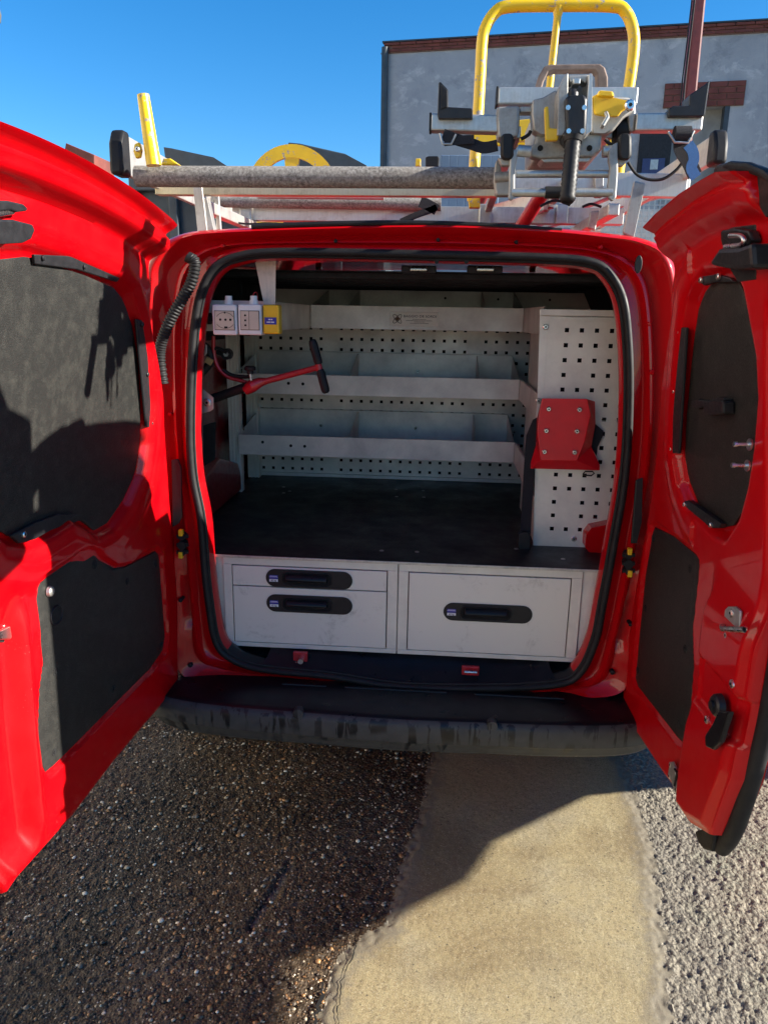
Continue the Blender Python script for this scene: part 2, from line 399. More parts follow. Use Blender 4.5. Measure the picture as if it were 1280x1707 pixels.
# near ground in relief, split into its three surfaces
def ground_grid():
    st = .0052
    xs = np.arange(-2.1, 2.6, st); ys = np.arange(-1.5, .75, st)
    X, Y = np.meshgrid(xs, ys, indexing='ij'); P = np.stack([X.ravel(), Y.ravel()], 1)
    dc = sdist(P, CONC)+(vnoise(P[:, 0], P[:, 1], 48, 3, 4)-.5)*.050
    dw = sdist(P, wet_edge)
    x, y = P[:, 0], P[:, 1]
    wet = (dw < 0) & (dc > 0); con = dc <= 0
    bumpy = vnoise(x, y, 92, 9, 2)-.5; fine = vnoise(x, y, 180, 31, 1)-.5; large = vnoise(x, y, 4, 20, 3)-.5
    z = np.where(con, .003+.002*large+.0005*bumpy+.0013*fine, np.where(wet, -.002+.010*bumpy+.008*large, -.001+.008*bumpy+.006*fine+.004*large))
    zr = -.001+.007*bumpy+.005*fine+.004*large
    z = np.where(con, (zr*.6-.001)*(1-sst(-dc, 0, .03))+z*sst(-dc, 0, .03), z)
    # sunk scrape mark in the wet asphalt
    a = np.array(g0(485, 1437)); b = np.array(g0(420, 1545)); e = b-a; t = np.clip(((P-a)@e)/(e@e), 0, 1); dd = np.sqrt((((P-a)-t[:, None]*e)**2).sum(1))
    z = z-np.where(wet, .014*(1-sst(dd, .006, .02)), 0)
    # pits in the concrete
    pit = vnoise(x, y, 85, 40, 3)*.75+.25*vnoise(x, y, 6, 50, 2); z = z-np.where(con, .0, 0)
    nx, ny = len(xs), len(ys); I = np.arange(nx*ny).reshape(nx, ny)
    q = np.stack([I[:-1, :-1].ravel(), I[1:, :-1].ravel(), I[1:, 1:].ravel(), I[:-1, 1:].ravel()], 1)
    kind = np.where(con, 0, np.where(wet, 1, 2)); fk = kind[q[:, 0]]
    V = np.stack([x, y, z], 1)
    for k, nm, mt in ((0, 'concrete_path', 'conc'), (1, 'wet_asphalt', 'asph_wet'), (2, 'rough_asphalt', 'asph_dry')):
        qq = q[fk == k]; used = np.unique(qq); mp = np.full(len(V), -1); mp[used] = np.arange(len(used))
        vv = V[used].copy(); vv = vv.astype(np.float32)
        me = bpy.data.meshes.new(nm); me.vertices.add(len(vv)); me.vertices.foreach_set('co', vv.ravel())
        f = mp[qq]; me.loops.add(f.size); me.loops.foreach_set('vertex_index', f.ravel().astype(np.int32))
        me.polygons.add(len(f)); me.polygons.foreach_set('loop_start', (np.arange(len(f))*4).astype(np.int32))
        me.update(calc_edges=True); me.polygons.foreach_set('use_smooth', [True]*len(f)); me.materials.append(MT[mt])
        at = me.attributes.new('edge', 'FLOAT', 'POINT'); at.data.foreach_set('value', np.clip(np.abs(dc[used])/.07, 0, 1).astype(np.float32))
        struct(link(bpy.data.objects.new(nm, me)))
    return
ground_grid()
# rest of the wet asphalt and concrete beyond the relief area
m = MB(); m.add([(-30, -30, -.006), (CONC[12][0], -30, -.006), (CONC[12][0], -1.5, -.006), (-30, -1.5, -.006)], [(0, 1, 2, 3)])
m.add([(-30, -1.5, -.006), (-2.09, -1.5, -.006), (-2.09, .75, -.006), (-30, .75, -.006)], [(0, 1, 2, 3)])
m.add([(-30, .75, -.006), (.05, .75, -.006), (.3, 30, -.006), (-30, 30, -.006)], [(0, 1, 2, 3)])
struct(m.build('asphalt_yard', MT['asph_wet']))
m = MB(); m.add([(CONC[12][0], -6, -.004), (CONC[13][0]+.1, -6, -.004), (CONC[13][0], -1.5, -.004), (CONC[12][0], -1.5, -.004)], [(0, 1, 2, 3)])
struct(m.build('concrete_path_near', MT['conc']))
# loose and embedded pebbles
def pebbles():
    ph = (1+5**.5)/2
    ico = np.array([(-1, ph, 0), (1, ph, 0), (-1, -ph, 0), (1, -ph, 0), (0, -1, ph), (0, 1, ph), (0, -1, -ph), (0, 1, -ph), (ph, 0, -1), (ph, 0, 1), (-ph, 0, -1), (-ph, 0, 1)])/1.9
    fc = np.array([(0, 11, 5), (0, 5, 1), (0, 1, 7), (0, 7, 10), (0, 10, 11), (1, 5, 9), (5, 11, 4), (11, 10, 2), (10, 7, 6), (7, 1, 8), (3, 9, 4), (3, 4, 2), (3, 2, 6), (3, 6, 8), (3, 8, 9), (4, 9, 5), (2, 4, 11), (6, 2, 10), (8, 6, 7), (9, 8, 1)])
    n = 26000
    x = RNG.uniform(-1.5, .25, n); y = RNG.uniform(-1.3, .4, n)
    P = np.stack([x, y], 1); ok = (sdist(P, wet_edge) < -.002)
    ok &= vnoise(x, y, 5, 77, 3) > RNG.uniform(.1, .62, n)
    P = P[ok]; n = len(P)
    s = np.clip(RNG.lognormal(-5.72, .42, n), .0014, .0085)
    sc = s[:, None]*np.stack([RNG.uniform(.8, 1.3, n), RNG.uniform(.7, 1.1, n), RNG.uniform(.35, .65, n)], 1)
    a = RNG.uniform(0, 6.28, n); ca, sa = np.cos(a), np.sin(a)
    V = ico[None]*sc[:, None, :]
    V = np.stack([V[..., 0]*ca[:, None]-V[..., 1]*sa[:, None], V[..., 0]*sa[:, None]+V[..., 1]*ca[:, None], V[..., 2]], -1)
    zz = -.002+.010*(vnoise(P[:, 0], P[:, 1], 75, 9, 3)-.5)+.008*(vnoise(P[:, 0], P[:, 1], 4, 20, 3)-.5)
    V[..., 0] += P[:, 0, None]; V[..., 1] += P[:, 1, None]; V[..., 2] += (zz+sc[:, 2]*.25)[:, None]
    Fc = (fc[None]+(np.arange(n)*12)[:, None, None]).reshape(-1, 3)
    me = bpy.data.meshes.new('pebbles'); me.vertices.add(n*12); me.vertices.foreach_set('co', V.reshape(-1).astype(np.float32))
    me.loops.add(Fc.size); me.loops.foreach_set('vertex_index', Fc.ravel().astype(np.int32)); me.polygons.add(len(Fc)); me.polygons.foreach_set('loop_start', (np.arange(len(Fc))*3).astype(np.int32))
    me.update(calc_edges=True); me.polygons.foreach_set('use_smooth', [True]*len(Fc))
    cols = [(.045, .030, .018), (.095, .062, .036), (.26, .13, .05), (.38, .20, .08), (.42, .34, .23), (.75, .66, .50), (.16, .125, .09)]
    for i, c in enumerate(cols): me.materials.append(simple('pebble stone %d' % i, c, .35, var=.25, scale=200, bump=0))
    mi = RNG.choice(7, n, p=[.28, .22, .13, .07, .12, .05, .13]); me.polygons.foreach_set('material_index', np.repeat(mi, 20).astype(np.int32))
    stuff(link(bpy.data.objects.new('pebbles', me)))
pebbles()
def crack(pts, wd):
    P = [np.array(g0(*p)) for p in pts]; P = [np.array(q) for q in spline([np.append(p, 0) for p in P], 6, False)]
    mb = MB(); V = []; n = len(P)
    for i, p in enumerate(P):
        t = P[min(i+1, n-1)]-P[max(i-1, 0)]; t /= np.linalg.norm(t); nn = np.array((-t[1], t[0], 0))
        ww = wd*(.35+RNG.random())*(1 if 0 < i < n-1 else .1)
        j = RNG.normal(0, .0035, 2)
        q = p+np.array((j[0], j[1], 0)); V += [q+nn*ww/2+(0, 0, (.0062)), q-nn*ww/2+(0, 0, (.0062))]
    mb.add(V, [(2*i, 2*i+1, 2*i+3, 2*i+2) for i in range(n-1)])
    o = struct(mb.build('concrete_crack', MT['black']))
crack([(592, 1568), (584, 1600), (570, 1640), (566, 1680), (562, 1720)], .0028)
crack([(560, 1582), (552, 1618), (558, 1650)], .002)
crack([(540, 1640), (533, 1672), (520, 1720)], .007)
# ================================================================ VAN
VAN = thing('red_van', 'glossy red panel van seen from behind with both rear doors wide open', 'van', (0, 1.2, 0))
YS = -.06
S_px = [(384, 1097), (360, 1069), (349, 1011), (342, 953), (335, 867), (322, 800), (317, 740), (317, 670), (320, 600), (325, 540), (336, 485), (358, 447), (395, 428), (470, 420), (700, 424), (900, 429), (985, 437), (1018, 460), (1038, 500), (1046, 560), (1049, 640), (1046, 740), (1038, 820), (1025, 895), (1004, 1011), (992, 1069), (967, 1121), (927, 1141), (811, 1147), (667, 1144), (551, 1127), (436, 1115)]
O_px = [(345, 1135), (300, 1120), (290, 1050), (284, 960), (278, 870), (272, 800), (266, 740), (258, 670), (252, 600), (248, 540), (248, 480), (256, 436), (300, 398), (400, 386), (700, 378), (900, 385), (1000, 394), (1066, 404), (1108, 430), (1124, 500), (1128, 640), (1124, 740), (1115, 820), (1100, 895), (1075, 1011), (1060, 1069), (1040, 1150), (960, 1165), (811, 1172), (667, 1168), (551, 1152), (436, 1140)]
S3 = spline([hit(*p, Y=YS) for p in S_px], 6); O3 = spline([hit(*p, Y=-.07) for p in O_px], 6)
def inset(P, d):
    n = len(P); out = []
    for i in range(n):
        t = P[(i+2) % n]-P[(i-2) % n]; nn = np.array((t[2], 0, -t[0])); nn /= np.linalg.norm(nn)
        if nn@(np.array((0, 0, 1.05))-P[i]) < 0: nn = -nn
        out.append(P[i]+nn*d)
    return out
def atY(P, y): return [np.array((p[0], y, p[2])) for p in P]
def lerp(A, B, t): return [a*(1-t)+b*t for a, b in zip(A, B)]
def widen(P, kx, xm, y, zlow=None, dz=0):
    out = []
    for p in P:
        x = math.copysign(min(abs(p[0])*kx, xm), p[0]); z = p[2]+dz*sst(p[2], 1.3, 1.65)
        if zlow is not None and z < .6: z = z-(zlow)*sst(.6-z, 0, .15)
        out.append(np.array((x, y, z)))
    return out
rings = [atY(inset(S3, -.03), .02), atY(inset(S3, .006), .012), atY(inset(S3, .017), -.004), atY(inset(S3, .020), -.03), atY(inset(S3, .010), -.056), atY(S3, -.052),
         atY(inset(S3, -.016), -.050), atY(lerp(inset(S3, -.018), O3, .18), -.034), atY(lerp(S3, O3, .36), -.036), atY(lerp(S3, O3, .44), -.056), atY(lerp(S3, O3, .52), -.054), atY(lerp(S3, O3, .60), -.026), atY(lerp(S3, O3, .80), -.034), atY(lerp(S3, O3, .93), -.066),
         O3, atY(widen(O3, 1.012, .9, 0, 0, .004), -.064), widen(O3, 1.03, .85, -.03, 0, .012), widen(O3, 1.07, .845, .06, .05, .02), widen(O3, 1.16, .855, .25, .15, .03), widen(O3, 1.22, .858, .6, .2, .035),
         widen(O3, 1.22, .858, 1.6, .2, .045), widen(O3, 1.2, .85, 2.1, .2, .02)]
m = MB(); n_ = len(S3)
for k in (11, 12):
    for p in rings[k]: p[1] -= .016*(1-sst(p[2], .56, .60))+.010*sst(p[2], .72, .75)*(1-sst(p[2], .80, .86))
for R_ in rings: m.add(R_, [])
for k in range(len(rings)-1):
    for i in range(n_):
        j = (i+1) % n_; m.f.append((k*n_+i, k*n_+j, (k+1)*n_+j, (k+1)*n_+i)); m.m.append(1 if (k < 5 and S3[i][2] < .50) else 0)
m.build('body_shell', [MT['red'], MT['satin']], VAN, smooth=True, angle=60)
# cab and bonnet (forward of the load area)
m = MB(); prof = [(2.1, 1.70), (2.35, 1.62), (2.95, 1.10), (3.5, .95), (3.72, .72), (3.72, .28), (2.1, .25)]
m.prism([(-.80, y, z) for y, z in prof], (1.6, 0, 0)); m.build('cab', MT['red'], VAN, bevel=.04, seg=3)
m = MB(); m.prism([(-.70, 2.40, 1.60), (.70, 2.40, 1.60), (.74, 2.93, 1.13), (-.74, 2.93, 1.13)], (0, .02, .025)); m.build('windscreen', MT['glass'], VAN, bevel=.004)
for sx in (-1, 1):
    m = MB(); m.prism([(sx*.802, 2.2, 1.05), (sx*.802, 2.85, 1.08), (sx*.802, 2.42, 1.5), (sx*.802, 2.2, 1.55)], (sx*.008, 0, 0)); m.build('side_window', MT['glass'], VAN)
    for y in (.52, 3.0):
        m = MB(); m.cyl((sx*.66, y, .30), (sx*.84, y, .30), .30, 40); wh = m.build('wheel', MT['rubber'], VAN, smooth=True, angle=30, bevel=.02)
        m = MB(); m.cyl((sx*.835, y, .30), (sx*.848, y, .30), .19, 32); m.cyl((sx*.84, y, .30), (sx*.856, y, .30), .05, 16); m.build('rim', MT['alu'], wh, smooth=True, angle=30)
# inner load space
m = MB()
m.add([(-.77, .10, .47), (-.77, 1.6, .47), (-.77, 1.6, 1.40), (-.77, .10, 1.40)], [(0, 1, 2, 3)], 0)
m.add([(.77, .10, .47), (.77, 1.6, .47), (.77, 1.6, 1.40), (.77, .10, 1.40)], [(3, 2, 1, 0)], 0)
m.add([(-.77, .10, 1.40), (-.77, 1.6, 1.40), (-.66, 1.6, 1.62), (-.66, .10, 1.62)], [(0, 1, 2, 3)], 1)
m.add([(.77, .10, 1.40), (.77, 1.6, 1.40), (.66, 1.6, 1.62), (.66, .10, 1.62)], [(3, 2, 1, 0)], 1)
m.add([(-.66, .10, 1.62), (.66, .10, 1.62), (.66, 1.6, 1.64), (-.66, 1.6, 1.64)], [(0, 1, 2, 3)], 1)
m.add([(-.77, 1.6, .47), (.77, 1.6, .47), (.77, 1.6, 1.7), (-.77, 1.6, 1.7)], [(0, 1, 2, 3)], 1)
m.add([(-.77, -.0, .47), (.77, -.0, .47), (.77, 1.6, .47), (-.77, 1.6, .47)], [(0, 1, 2, 3)], 1)
m.build('load_space_lining', [MT['darkred'], MT['dark']], VAN)
for i in range(7):
    y = .2+i*.19
    m = MB(); m.box((0, y, 1.612), (1.26, .03, .022)); m.build('roof_rib', MT['dark'], VAN, bevel=.006)
# left inner wall structure
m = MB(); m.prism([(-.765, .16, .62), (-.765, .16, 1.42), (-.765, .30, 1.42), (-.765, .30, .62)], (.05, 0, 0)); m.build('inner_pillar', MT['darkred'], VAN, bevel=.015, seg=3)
m = MB(); P = [hit(*p, Y=.12) for p in ((333, 712), (353, 706), (352, 770), (333, 782))]; m.prism([(p[0], .155, p[2]) for p in P], (0, .01, 0)); m.build('wall_opening', MT['black'], VAN, bevel=.002)
m = MB(); P = [hit(*p, Y=.10) for p in ((318, 778), (345, 790), (372, 815), (380, 840), (350, 845), (335, 850), (330, 900), (330, 900))]
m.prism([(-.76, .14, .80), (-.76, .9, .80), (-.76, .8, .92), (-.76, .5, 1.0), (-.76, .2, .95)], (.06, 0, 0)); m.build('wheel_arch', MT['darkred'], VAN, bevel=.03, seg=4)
m = MB(); P = [hit(*p, Y=.16) for p in ((975, 912), (976, 892), (985, 880), (1015, 874), (1030, 872), (1030, 945), (1000, 945))]
m.prism(P, (0, .7, 0)); m.build('wheel_arch', MT['red'], VAN, smooth=True, bevel=.02, seg=4)
# right inner reveal behind cabinet
# seal
m = MB(); m.tube([p+np.array((0, -.002, 0)) for p in S3], .0104, 14, closed=True); 
m.tube([p+np.array((0, .004, 0)) for p in inset(S3, .011)], .0045, 10, closed=True)
m.build('door_seal', MT['rubber'], VAN, smooth=True, angle=180)
# sill plate
bot = [p for p in S3 if p[2] < .462]; bot.sort(key=lambda p: p[0])
m = MB(); V = []
for p in bot: V.append((p[0], -.058, p[2]+.008))
for p in bot: V.append((p[0]*.97, -.02, max(p[2]+.03, .452)))
for p in bot: V.append((p[0]*.955, .012, max(p[2]+.05, .478)))
for p in bot: V.append((p[0]*.955, .03, .505))
k = len(bot); m.add(V, [(r*k+i, r*k+i+1, (r+1)*k+i+1, (r+1)*k+i) for r in range(3) for i in range(k-1)])
m.build('sill_plate', MT['satin'], VAN, smooth=True, angle=50)
for (a, b), red in (((488, 1088), (512, 1112)), 0), (((770, 1112), (798, 1128)), 1):
    pa, pb = hit(*a, Y=-.035), hit(*b, Y=-.035)
    m = MB(); m.box2((pa[0], -.03, pb[2]), (pb[0], -.02, pa[2])); s_ = m.build('striker_pocket', MT['redpaint2'], VAN, bevel=.002)
    c = (pa+pb)/2; m = MB()
    if red: m.tube([(c[0]-.017, -.03, c[2]-.004), (c[0]-.017, -.045, c[2]+.004), (c[0]+.017, -.045, c[2]+.004), (c[0]+.017, -.03, c[2]-.004)], .0035, 10)
    else: m.cyl((c[0]+.004, -.028, c[2]), (c[0]+.004, -.048, c[2]), .008, 14); m.cyl((c[0]-.02, -.032, c[2]-.012), (c[0]+.004, -.038, c[2]-.006), .0025, 8)
    m.build('striker', MT['chrome'], s_, smooth=True)
# bumper
path = [(-.84, .35), (-.83, .14), (-.80, .0), (-.765, -.12), (-.67, -.195), (-.5, -.228), (-.25, -.24), (0, -.248), (.25, -.24), (.5, -.228), (.67, -.195), (.765, -.12), (.80, .0), (.83, .14), (.84, .35)]
path = [np.array((a, b, 0)) for a, b in path]; path = spline(path, 6, False)
prof = [(.19, .428), (.10, .424), (.03, .421), (.012, .417), (.003, .408), (0, .398), (.002, .352), (.006, .347), (.012, .343), (.022, .318), (.03, .308), (.05, .303), (.12, .30), (.12, .29)]
m = MB(); V = []; n = len(path)
for i, p in enumerate(path):
    t = path[min(i+1, n-1)]-path[max(i-1, 0)]; t /= np.linalg.norm(t); nn = np.array((-t[1], t[0], 0))
    q = p
    rise = .015*sst(abs(p[0]), .70, .84)
    for d, z in prof:
        dd = d if d < .1 else d
        pp = q+nn*dd; pp[1] = min(pp[1], .30) if False else pp[1]
        V.append((pp[0], pp[1], z+(rise if z < .34 else 0)))
k = len(prof)
for i in range(n-1):
    for j in range(k-1):
        m.add([], []); m.f.append((i*k+j, i*k+j+1, (i+1)*k+j+1, (i+1)*k+j)); m.m.append(1 if j < 3 else 0)
m.v = [tuple(map(float, v)) for v in V]
BUMP = m.build('bumper', [MT['bumper'], MT['satin']], VAN, smooth=True, angle=40)
for px, py in ((497, 1190), (820, 1210)):
    c = hit(px, py, Y=-.235); m = MB(); m.cyl(c+(0, .02, 0), c+(0, -.004, 0), .0145, 24); m.cyl(c+(0, -.004, 0), c+(0, -.0055, 0), .009, 20)
    m.build('parking_sensor', MT['bumper'], BUMP, smooth=True, bevel=.0015)
c = hit(938, 1222, Y=-.222); m = MB(); m.prism([c+np.array((math.cos(a)*.022, 0, math.sin(a)*.016)) for a in np.linspace(0, 6.28, 20)[:-1]], (0, -.0035, 0)); m.build('tow_eye_cover', MT['bumper'], BUMP, smooth=True, bevel=.001)
for a, b in (((470, 1142), (545, 1150)), ((575, 1152), (745, 1160)), ((790, 1160), (940, 1162))):
    p, q = hit(*a, Y=-.085), hit(*b, Y=-.085); m = MB(); m.bar((p[0], -.085, .424), (q[0], -.085, .424), .012, .012); m.build('bumper_clip', MT['satin'], BUMP, bevel=.003)
# roof rear strip
P = [hit(*p, Y=-.055) for p in ((420, 381), (560, 376), (700, 375), (830, 380), (935, 388))]; m = MB(); m.tube([p+np.array((0, 0, .004)) for p in spline(P, 6, False)], .0075, 10); m.build('roof_strip', MT['rubber'], VAN, smooth=True)
# conduit on the left pillar
P = spline([hit(*p, Y=-.09) for p in ((313, 428), (325, 438), (320, 468), (306, 495), (290, 522), (277, 550), (269, 575), (267, 600), (272, 640))], 22, False)
m = MB(); m.tube(P, [.0145+.0011*(1 if (i//2) % 2 else -1)*(1 if i > 12 else 0) for i in range(len(P))], 14); m.build('corrugated_conduit', MT['rubber'], VAN, smooth=True, angle=30)
c = hit(1063, 441, Y=-.075); m = MB(); m.prism([c+np.array((math.cos(a)*.009, 0, math.sin(a)*.022)) for a in np.linspace(0, 6.28, 18)[:-1]], (0, -.006, 0)); m.build('rubber_plug', MT['rubber'], VAN, smooth=True, bevel=.002)
for Q in ([(287, 766), (298, 764), (304, 780), (305, 862), (299, 872), (289, 878)], [(1058, 800), (1070, 795), (1068, 870), (1060, 905), (1050, 905)]):
    m = MB(); m.prism([hit(*p, Y=-.062) for p in Q], (0, -.008, 0)); m.build('pillar_trim', MT['blackplastic'], VAN, bevel=.003)
for x0, y0, s in ((305, 908, 1), (1046, 939, -1)):
    m = MB()
    for dy, r in ((-14, .010), (0, .013), (12, .010)):
        c = hit(x0, y0+dy, Y=-.07); m.tube([c+(0, .02, 0), c+(0, -.012, 0)], r, 14)
        m.bar(c+(-.016, -.004, 0), c+(.018, -.004, .002), .008, .010)
    h_ = m.build('door_buffer', MT['rubber'], VAN, smooth=True)
    for dy in (-20, 17):
        c = hit(x0-s*3, y0+dy, Y=-.08); m = MB(); m.box(c, (.012, .014, .019)); m.build('yellow_stop', MT['yellowbox'], h_, bevel=.002)
# roof lamps and catch plates inside the top of the opening
for px in (698, 808):
    c = hit(px, 449, Y=.05); m = MB(); m.box(c+(0, .02, 0), (.095, .05, .02)); b_ = m.build('roof_catch', MT['dark'], VAN, bevel=.004)
    m = MB(); m.tube([c+(-.022, .0, .004), c+(-.02, -.02, -.002), c+(.02, -.02, -.002), c+(.022, .0, .004)], .0045, 10); m.build('catch_loop', MT['chrome'], b_, smooth=True)
for px in (728, 777):
    c = hit(px, 436, Y=-.05); m = MB(); m.cyl(c, c+(0, -.012, -.001), .0055, 14); m.build('plug', MT['rubber'], VAN, smooth=True)

# ================================================================ DOORS
class Door:
    def __init__(s, H, U, Nn):
        s.H = np.array(H, float); s.U = np.array(U, float)/np.linalg.norm(U); s.N = np.array(Nn, float); s.N -= s.U*(s.N@s.U); s.N /= np.linalg.norm(s.N)
    def v(s, z): return .10*(max(z-.95, 0)/.8)**1.3
    def P(s, u, z, off=0.): 
        q = s.H+s.U*u+s.N*(s.v(z)+off); return np.array((q[0], q[1], z))
    def uz(s, px, py, off=0.):
        d = ray(px, py); vv = 0.
        for _ in range(12):
            t = (s.N@(s.H-CAM)*1.0 + vv+off - 0*1)/(s.N@d) if False else ((s.N@(s.H-CAM))+vv+off-0)/(s.N@d)
            # N has no z part, H.z ignored
            q = CAM+d*t; vv = s.v(q[2])
        return ((q-s.H)@s.U, q[2])
    def poly(s, pts, off=0.): return [s.uz(*p, off) for p in pts]
def row_bounds(poly, z):
    xs = []; n = len(poly)
    for i in range(n):
        a, b = poly[i], poly[(i+1) % n]
        if (a[1] > z) != (b[1] > z): xs.append(a[0]+(z-a[1])*(b[0]-a[0])/(b[1]-a[1]))
    return (min(xs), max(xs)) if xs else None
def sheet(D, poly, offf, thick, name, mat, parent, nu=60, nz=90, smooth=True, rim=0.006, mi_back=0, zbt=None):
    """a pressed sheet filling a traced outline: relief from offf(u,z) arrays, closed back at -thick"""
    z0 = min(p[1] for p in poly); z1 = max(p[1] for p in poly); e = (z1-z0)*.0015
    rows = [z0+e+(z1-z0-2*e)*(i/(nz-1)) for i in range(nz)]
    UU = []; ZZ = []
    if zbt is None:
        for z in rows:
            a, b = row_bounds(poly, z); t = np.linspace(0, 1, nu); UU.append(a+(b-a)*t); ZZ.append(np.full(nu, z))
    else:
        cb, ct = (np.array(sorted(c)) for c in zbt)
        fb = lambda u: np.interp(u, cb[:, 0], cb[:, 1]); ft = lambda u: np.interp(u, ct[:, 0], ct[:, 1])
        dense = []
        for i in range(len(poly)):
            a, b = np.array(poly[i]), np.array(poly[(i+1) % len(poly)])
            for k in range(10): dense.append(a+(b-a)*k/10)
        tp = [(p[0], (p[1]-fb(p[0]))/(ft(p[0])-fb(p[0]))) for p in dense]
        for i in range(nz):
            s_ = .004+.992*i/(nz-1); a, b = row_bounds(tp, s_); t = np.linspace(0, 1, nu); u_ = a+(b-a)*t
            UU.append(u_); ZZ.append(fb(u_)+s_*(ft(u_)-fb(u_)))
    UU = np.array(UU); ZZ = np.array(ZZ)
    off = offf(UU.ravel(), ZZ.ravel()).reshape(UU.shape) if callable(offf) else np.full(UU.shape, offf)
    if rim:
        d = -sdist(np.stack([UU.ravel(), ZZ.ravel()], 1), poly).reshape(UU.shape)
        off = off-rim*(1-np.clip(d/rim, 0, 1))**2
    V = [D.P(UU[i, j], ZZ[i, j], off[i, j]) for i in range(nz) for j in range(nu)]
    F_ = [(i*nu+j, i*nu+j+1, (i+1)*nu+j+1, (i+1)*nu+j) for i in range(nz-1) for j in range(nu-1)]
    Mi = [0]*len(F_)
    b = len(V); bz = list(range(0, nz, 6)); bz = bz if bz[-1] == nz-1 else bz+[nz-1]; bu = list(range(0, nu, 6)); bu = bu if bu[-1] == nu-1 else bu+[nu-1]
    per = [(0, j) for j in range(nu)]+[(i, nu-1) for i in range(1, nz)]+[(nz-1, j) for j in range(nu-2, -1, -1)]+[(i, 0) for i in range(nz-2, 0, -1)]
    V += [D.P(UU[i, j], ZZ[i, j], -thick if not callable(thick) else -thick(UU[i, j], ZZ[i, j])) for i, j in per]
    k = len(per)
    for q in range(k):
        r = (q+1) % k; F_.append((per[q][0]*nu+per[q][1], b+q, b+r, per[r][0]*nu+per[r][1])); Mi.append(0)
    # back face strips between left and right edges
    b2 = len(V)
    for i in range(nz):
        for j in (0, nu-1):
            for f_ in (0,): V.append(D.P(UU[i, j], ZZ[i, j], -thick if not callable(thick) else -thick(UU[i, j], ZZ[i, j])))
    for i in range(nz-1): F_.append((b2+2*i, b2+2*i+2, b2+2*i+3, b2+2*i+1)); Mi.append(mi_back)
    m = MB(); m.v = [tuple(map(float, v)) for v in V]; m.f = F_; m.m = Mi
    return m.build(name, mat, parent, smooth=smooth, angle=40)
def dplate(D, pts, off, th, name, mat, parent, bevel=.002, smooth=False):
    uzs = D.poly(pts, off+th); m = MB(); m.prism([D.P(u, z, off) for u, z in uzs], D.N*th); return m.build(name, mat, parent, bevel=bevel, smooth=smooth)
def dscrews(D, pts, off, parent, r=.006, name='screw', mats=None):
    for p in pts:
        m = MB(); u, z = D.uz(*p, off); screw(m, D.P(u, z, off), D.N, r); m.build(name, mats or [MT['chrome'], MT['black']], parent, smooth=True)

# ---- left (wide) door
DL = Door((-.672, -.07, 0), (-.045, -1, 0), (1, 0, 0))
hinge = DL.poly([(303, 1116), (303, 1020), (298, 900), (287, 790), (281, 693), (275, 650), (268, 600), (258, 550), (250, 500), (248, 460), (253, 432), (275, 408), (299, 373)])
hinge[-1] = DL.uz(299, 373, .07); hinge[-2] = DL.uz(275, 408, .035)
botm = DL.poly([(40, 1461), (127, 1352), (203, 1269), (265, 1189), (290, 1167), (300, 1150)])
tip = DL.uz(24, 1494); botm = [DL.uz(42, 1467), (.6, .374), (.4, .384), (.2, .382), (.05, .378), (0., .388), (-.015, .405)]
topE = DL.poly([(282, 352), (230, 312), (150, 266), (80, 228), (30, 203), (5, 196)], .07)
UF = .92
_q = np.polyfit([hinge[-1][0]]+[p[0] for p in topE], [hinge[-1][1]]+[p[1] for p in topE], 2)
topE = [(float(u), float(np.polyval(_q, u))) for u in np.linspace(hinge[-1][0]+.03, .92, 24)]
OL = [tip]+botm+hinge+topE+[(.932, 1.72), (.94, 1.5), (.945, 1.1), (.94, .7), (.925, .50), DL.uz(-6, 1438)]
WLp = DL.poly([(-70, 445), (0, 430), (60, 428), (120, 445), (200, 478), (217, 500), (232, 545), (240, 600), (245, 680), (243, 740), (235, 790), (215, 835), (190, 872), (168, 885), (150, 870), (128, 858), (60, 900), (20, 893), (0, 868), (-60, 780), (-90, 600)])
PLp = DL.poly([(69, 972), (76, 962), (105, 944), (135, 922), (150, 917), (163, 921), (173, 934), (198, 948), (225, 942), (250, 922), (262, 917), (270, 925), (274, 980), (280, 1060), (276, 1088), (255, 1115), (180, 1190), (92, 1284), (84, 1290), (77, 1275), (70, 1210), (72, 1150), (78, 1105), (74, 1050), (68, 1000)])
CRL = DL.poly([(16, 888), (28, 960), (38, 1080), (44, 1170), (50, 1240), (66, 1395)])
TCL = sorted([hinge[-1]]+topE+[(.96, topE[-1][1])])
def offL(u, z):
    P = np.stack([u, z], 1); do = -sdist(P, OL); dw = sdist(P, WLp); dp = sdist(P, PLp)
    off = np.zeros(len(u))
    off -= .022*(1-sst(dw, .004, .026)); off -= .010*(1-sst(dp, .002, .013))
    uc = np.interp(z, [c[1] for c in CRL[::-1]], [c[0] for c in CRL[::-1]])
    low = (z < .98)*1.0; lowf = 1-sst(z, .88, 1.0)
    lowf = lowf*sst(z, .40, .48); off -= .028*sst(u-uc, -.004, .03)*lowf
    off += .010*np.exp(-((u-uc+.012)/.012)**2)*lowf
    # outer folded flange all round and the drip channel along the top
    topf = sst(z, 1.46, 1.56)
    off -= .016*(1-sst(do, .012, .030))*(1-topf)
    dt = np.interp(u, [p[0] for p in TCL], [p[1] for p in TCL])-z
    off += .050*(1-sst(dt, .052, .082))-.010*(1-sst(dt, .03, .04))+.030*(1-sst(dt, .004, .026))
    off += .006*np.exp(-((dt-.034)/.006)**2)
    # pressed pillar between window and hinge edge
    off += .008*sst(dw, .02, .05)*(1-sst(dw, .08, .12))*(1-lowf)
    off += .018*sst(z, 1.60, 1.66)*sst(u, .28, .36)*0
    # shallow transverse steps near the hinge top
    return off
LD = sheet(DL, OL, offL, .055, 'rear_door', MT['red'], VAN, nu=170, nz=260, rim=.008, zbt=([(.95, .335), tip]+botm, [hinge[-1]]+topE+[(.96, topE[-1][1])]))
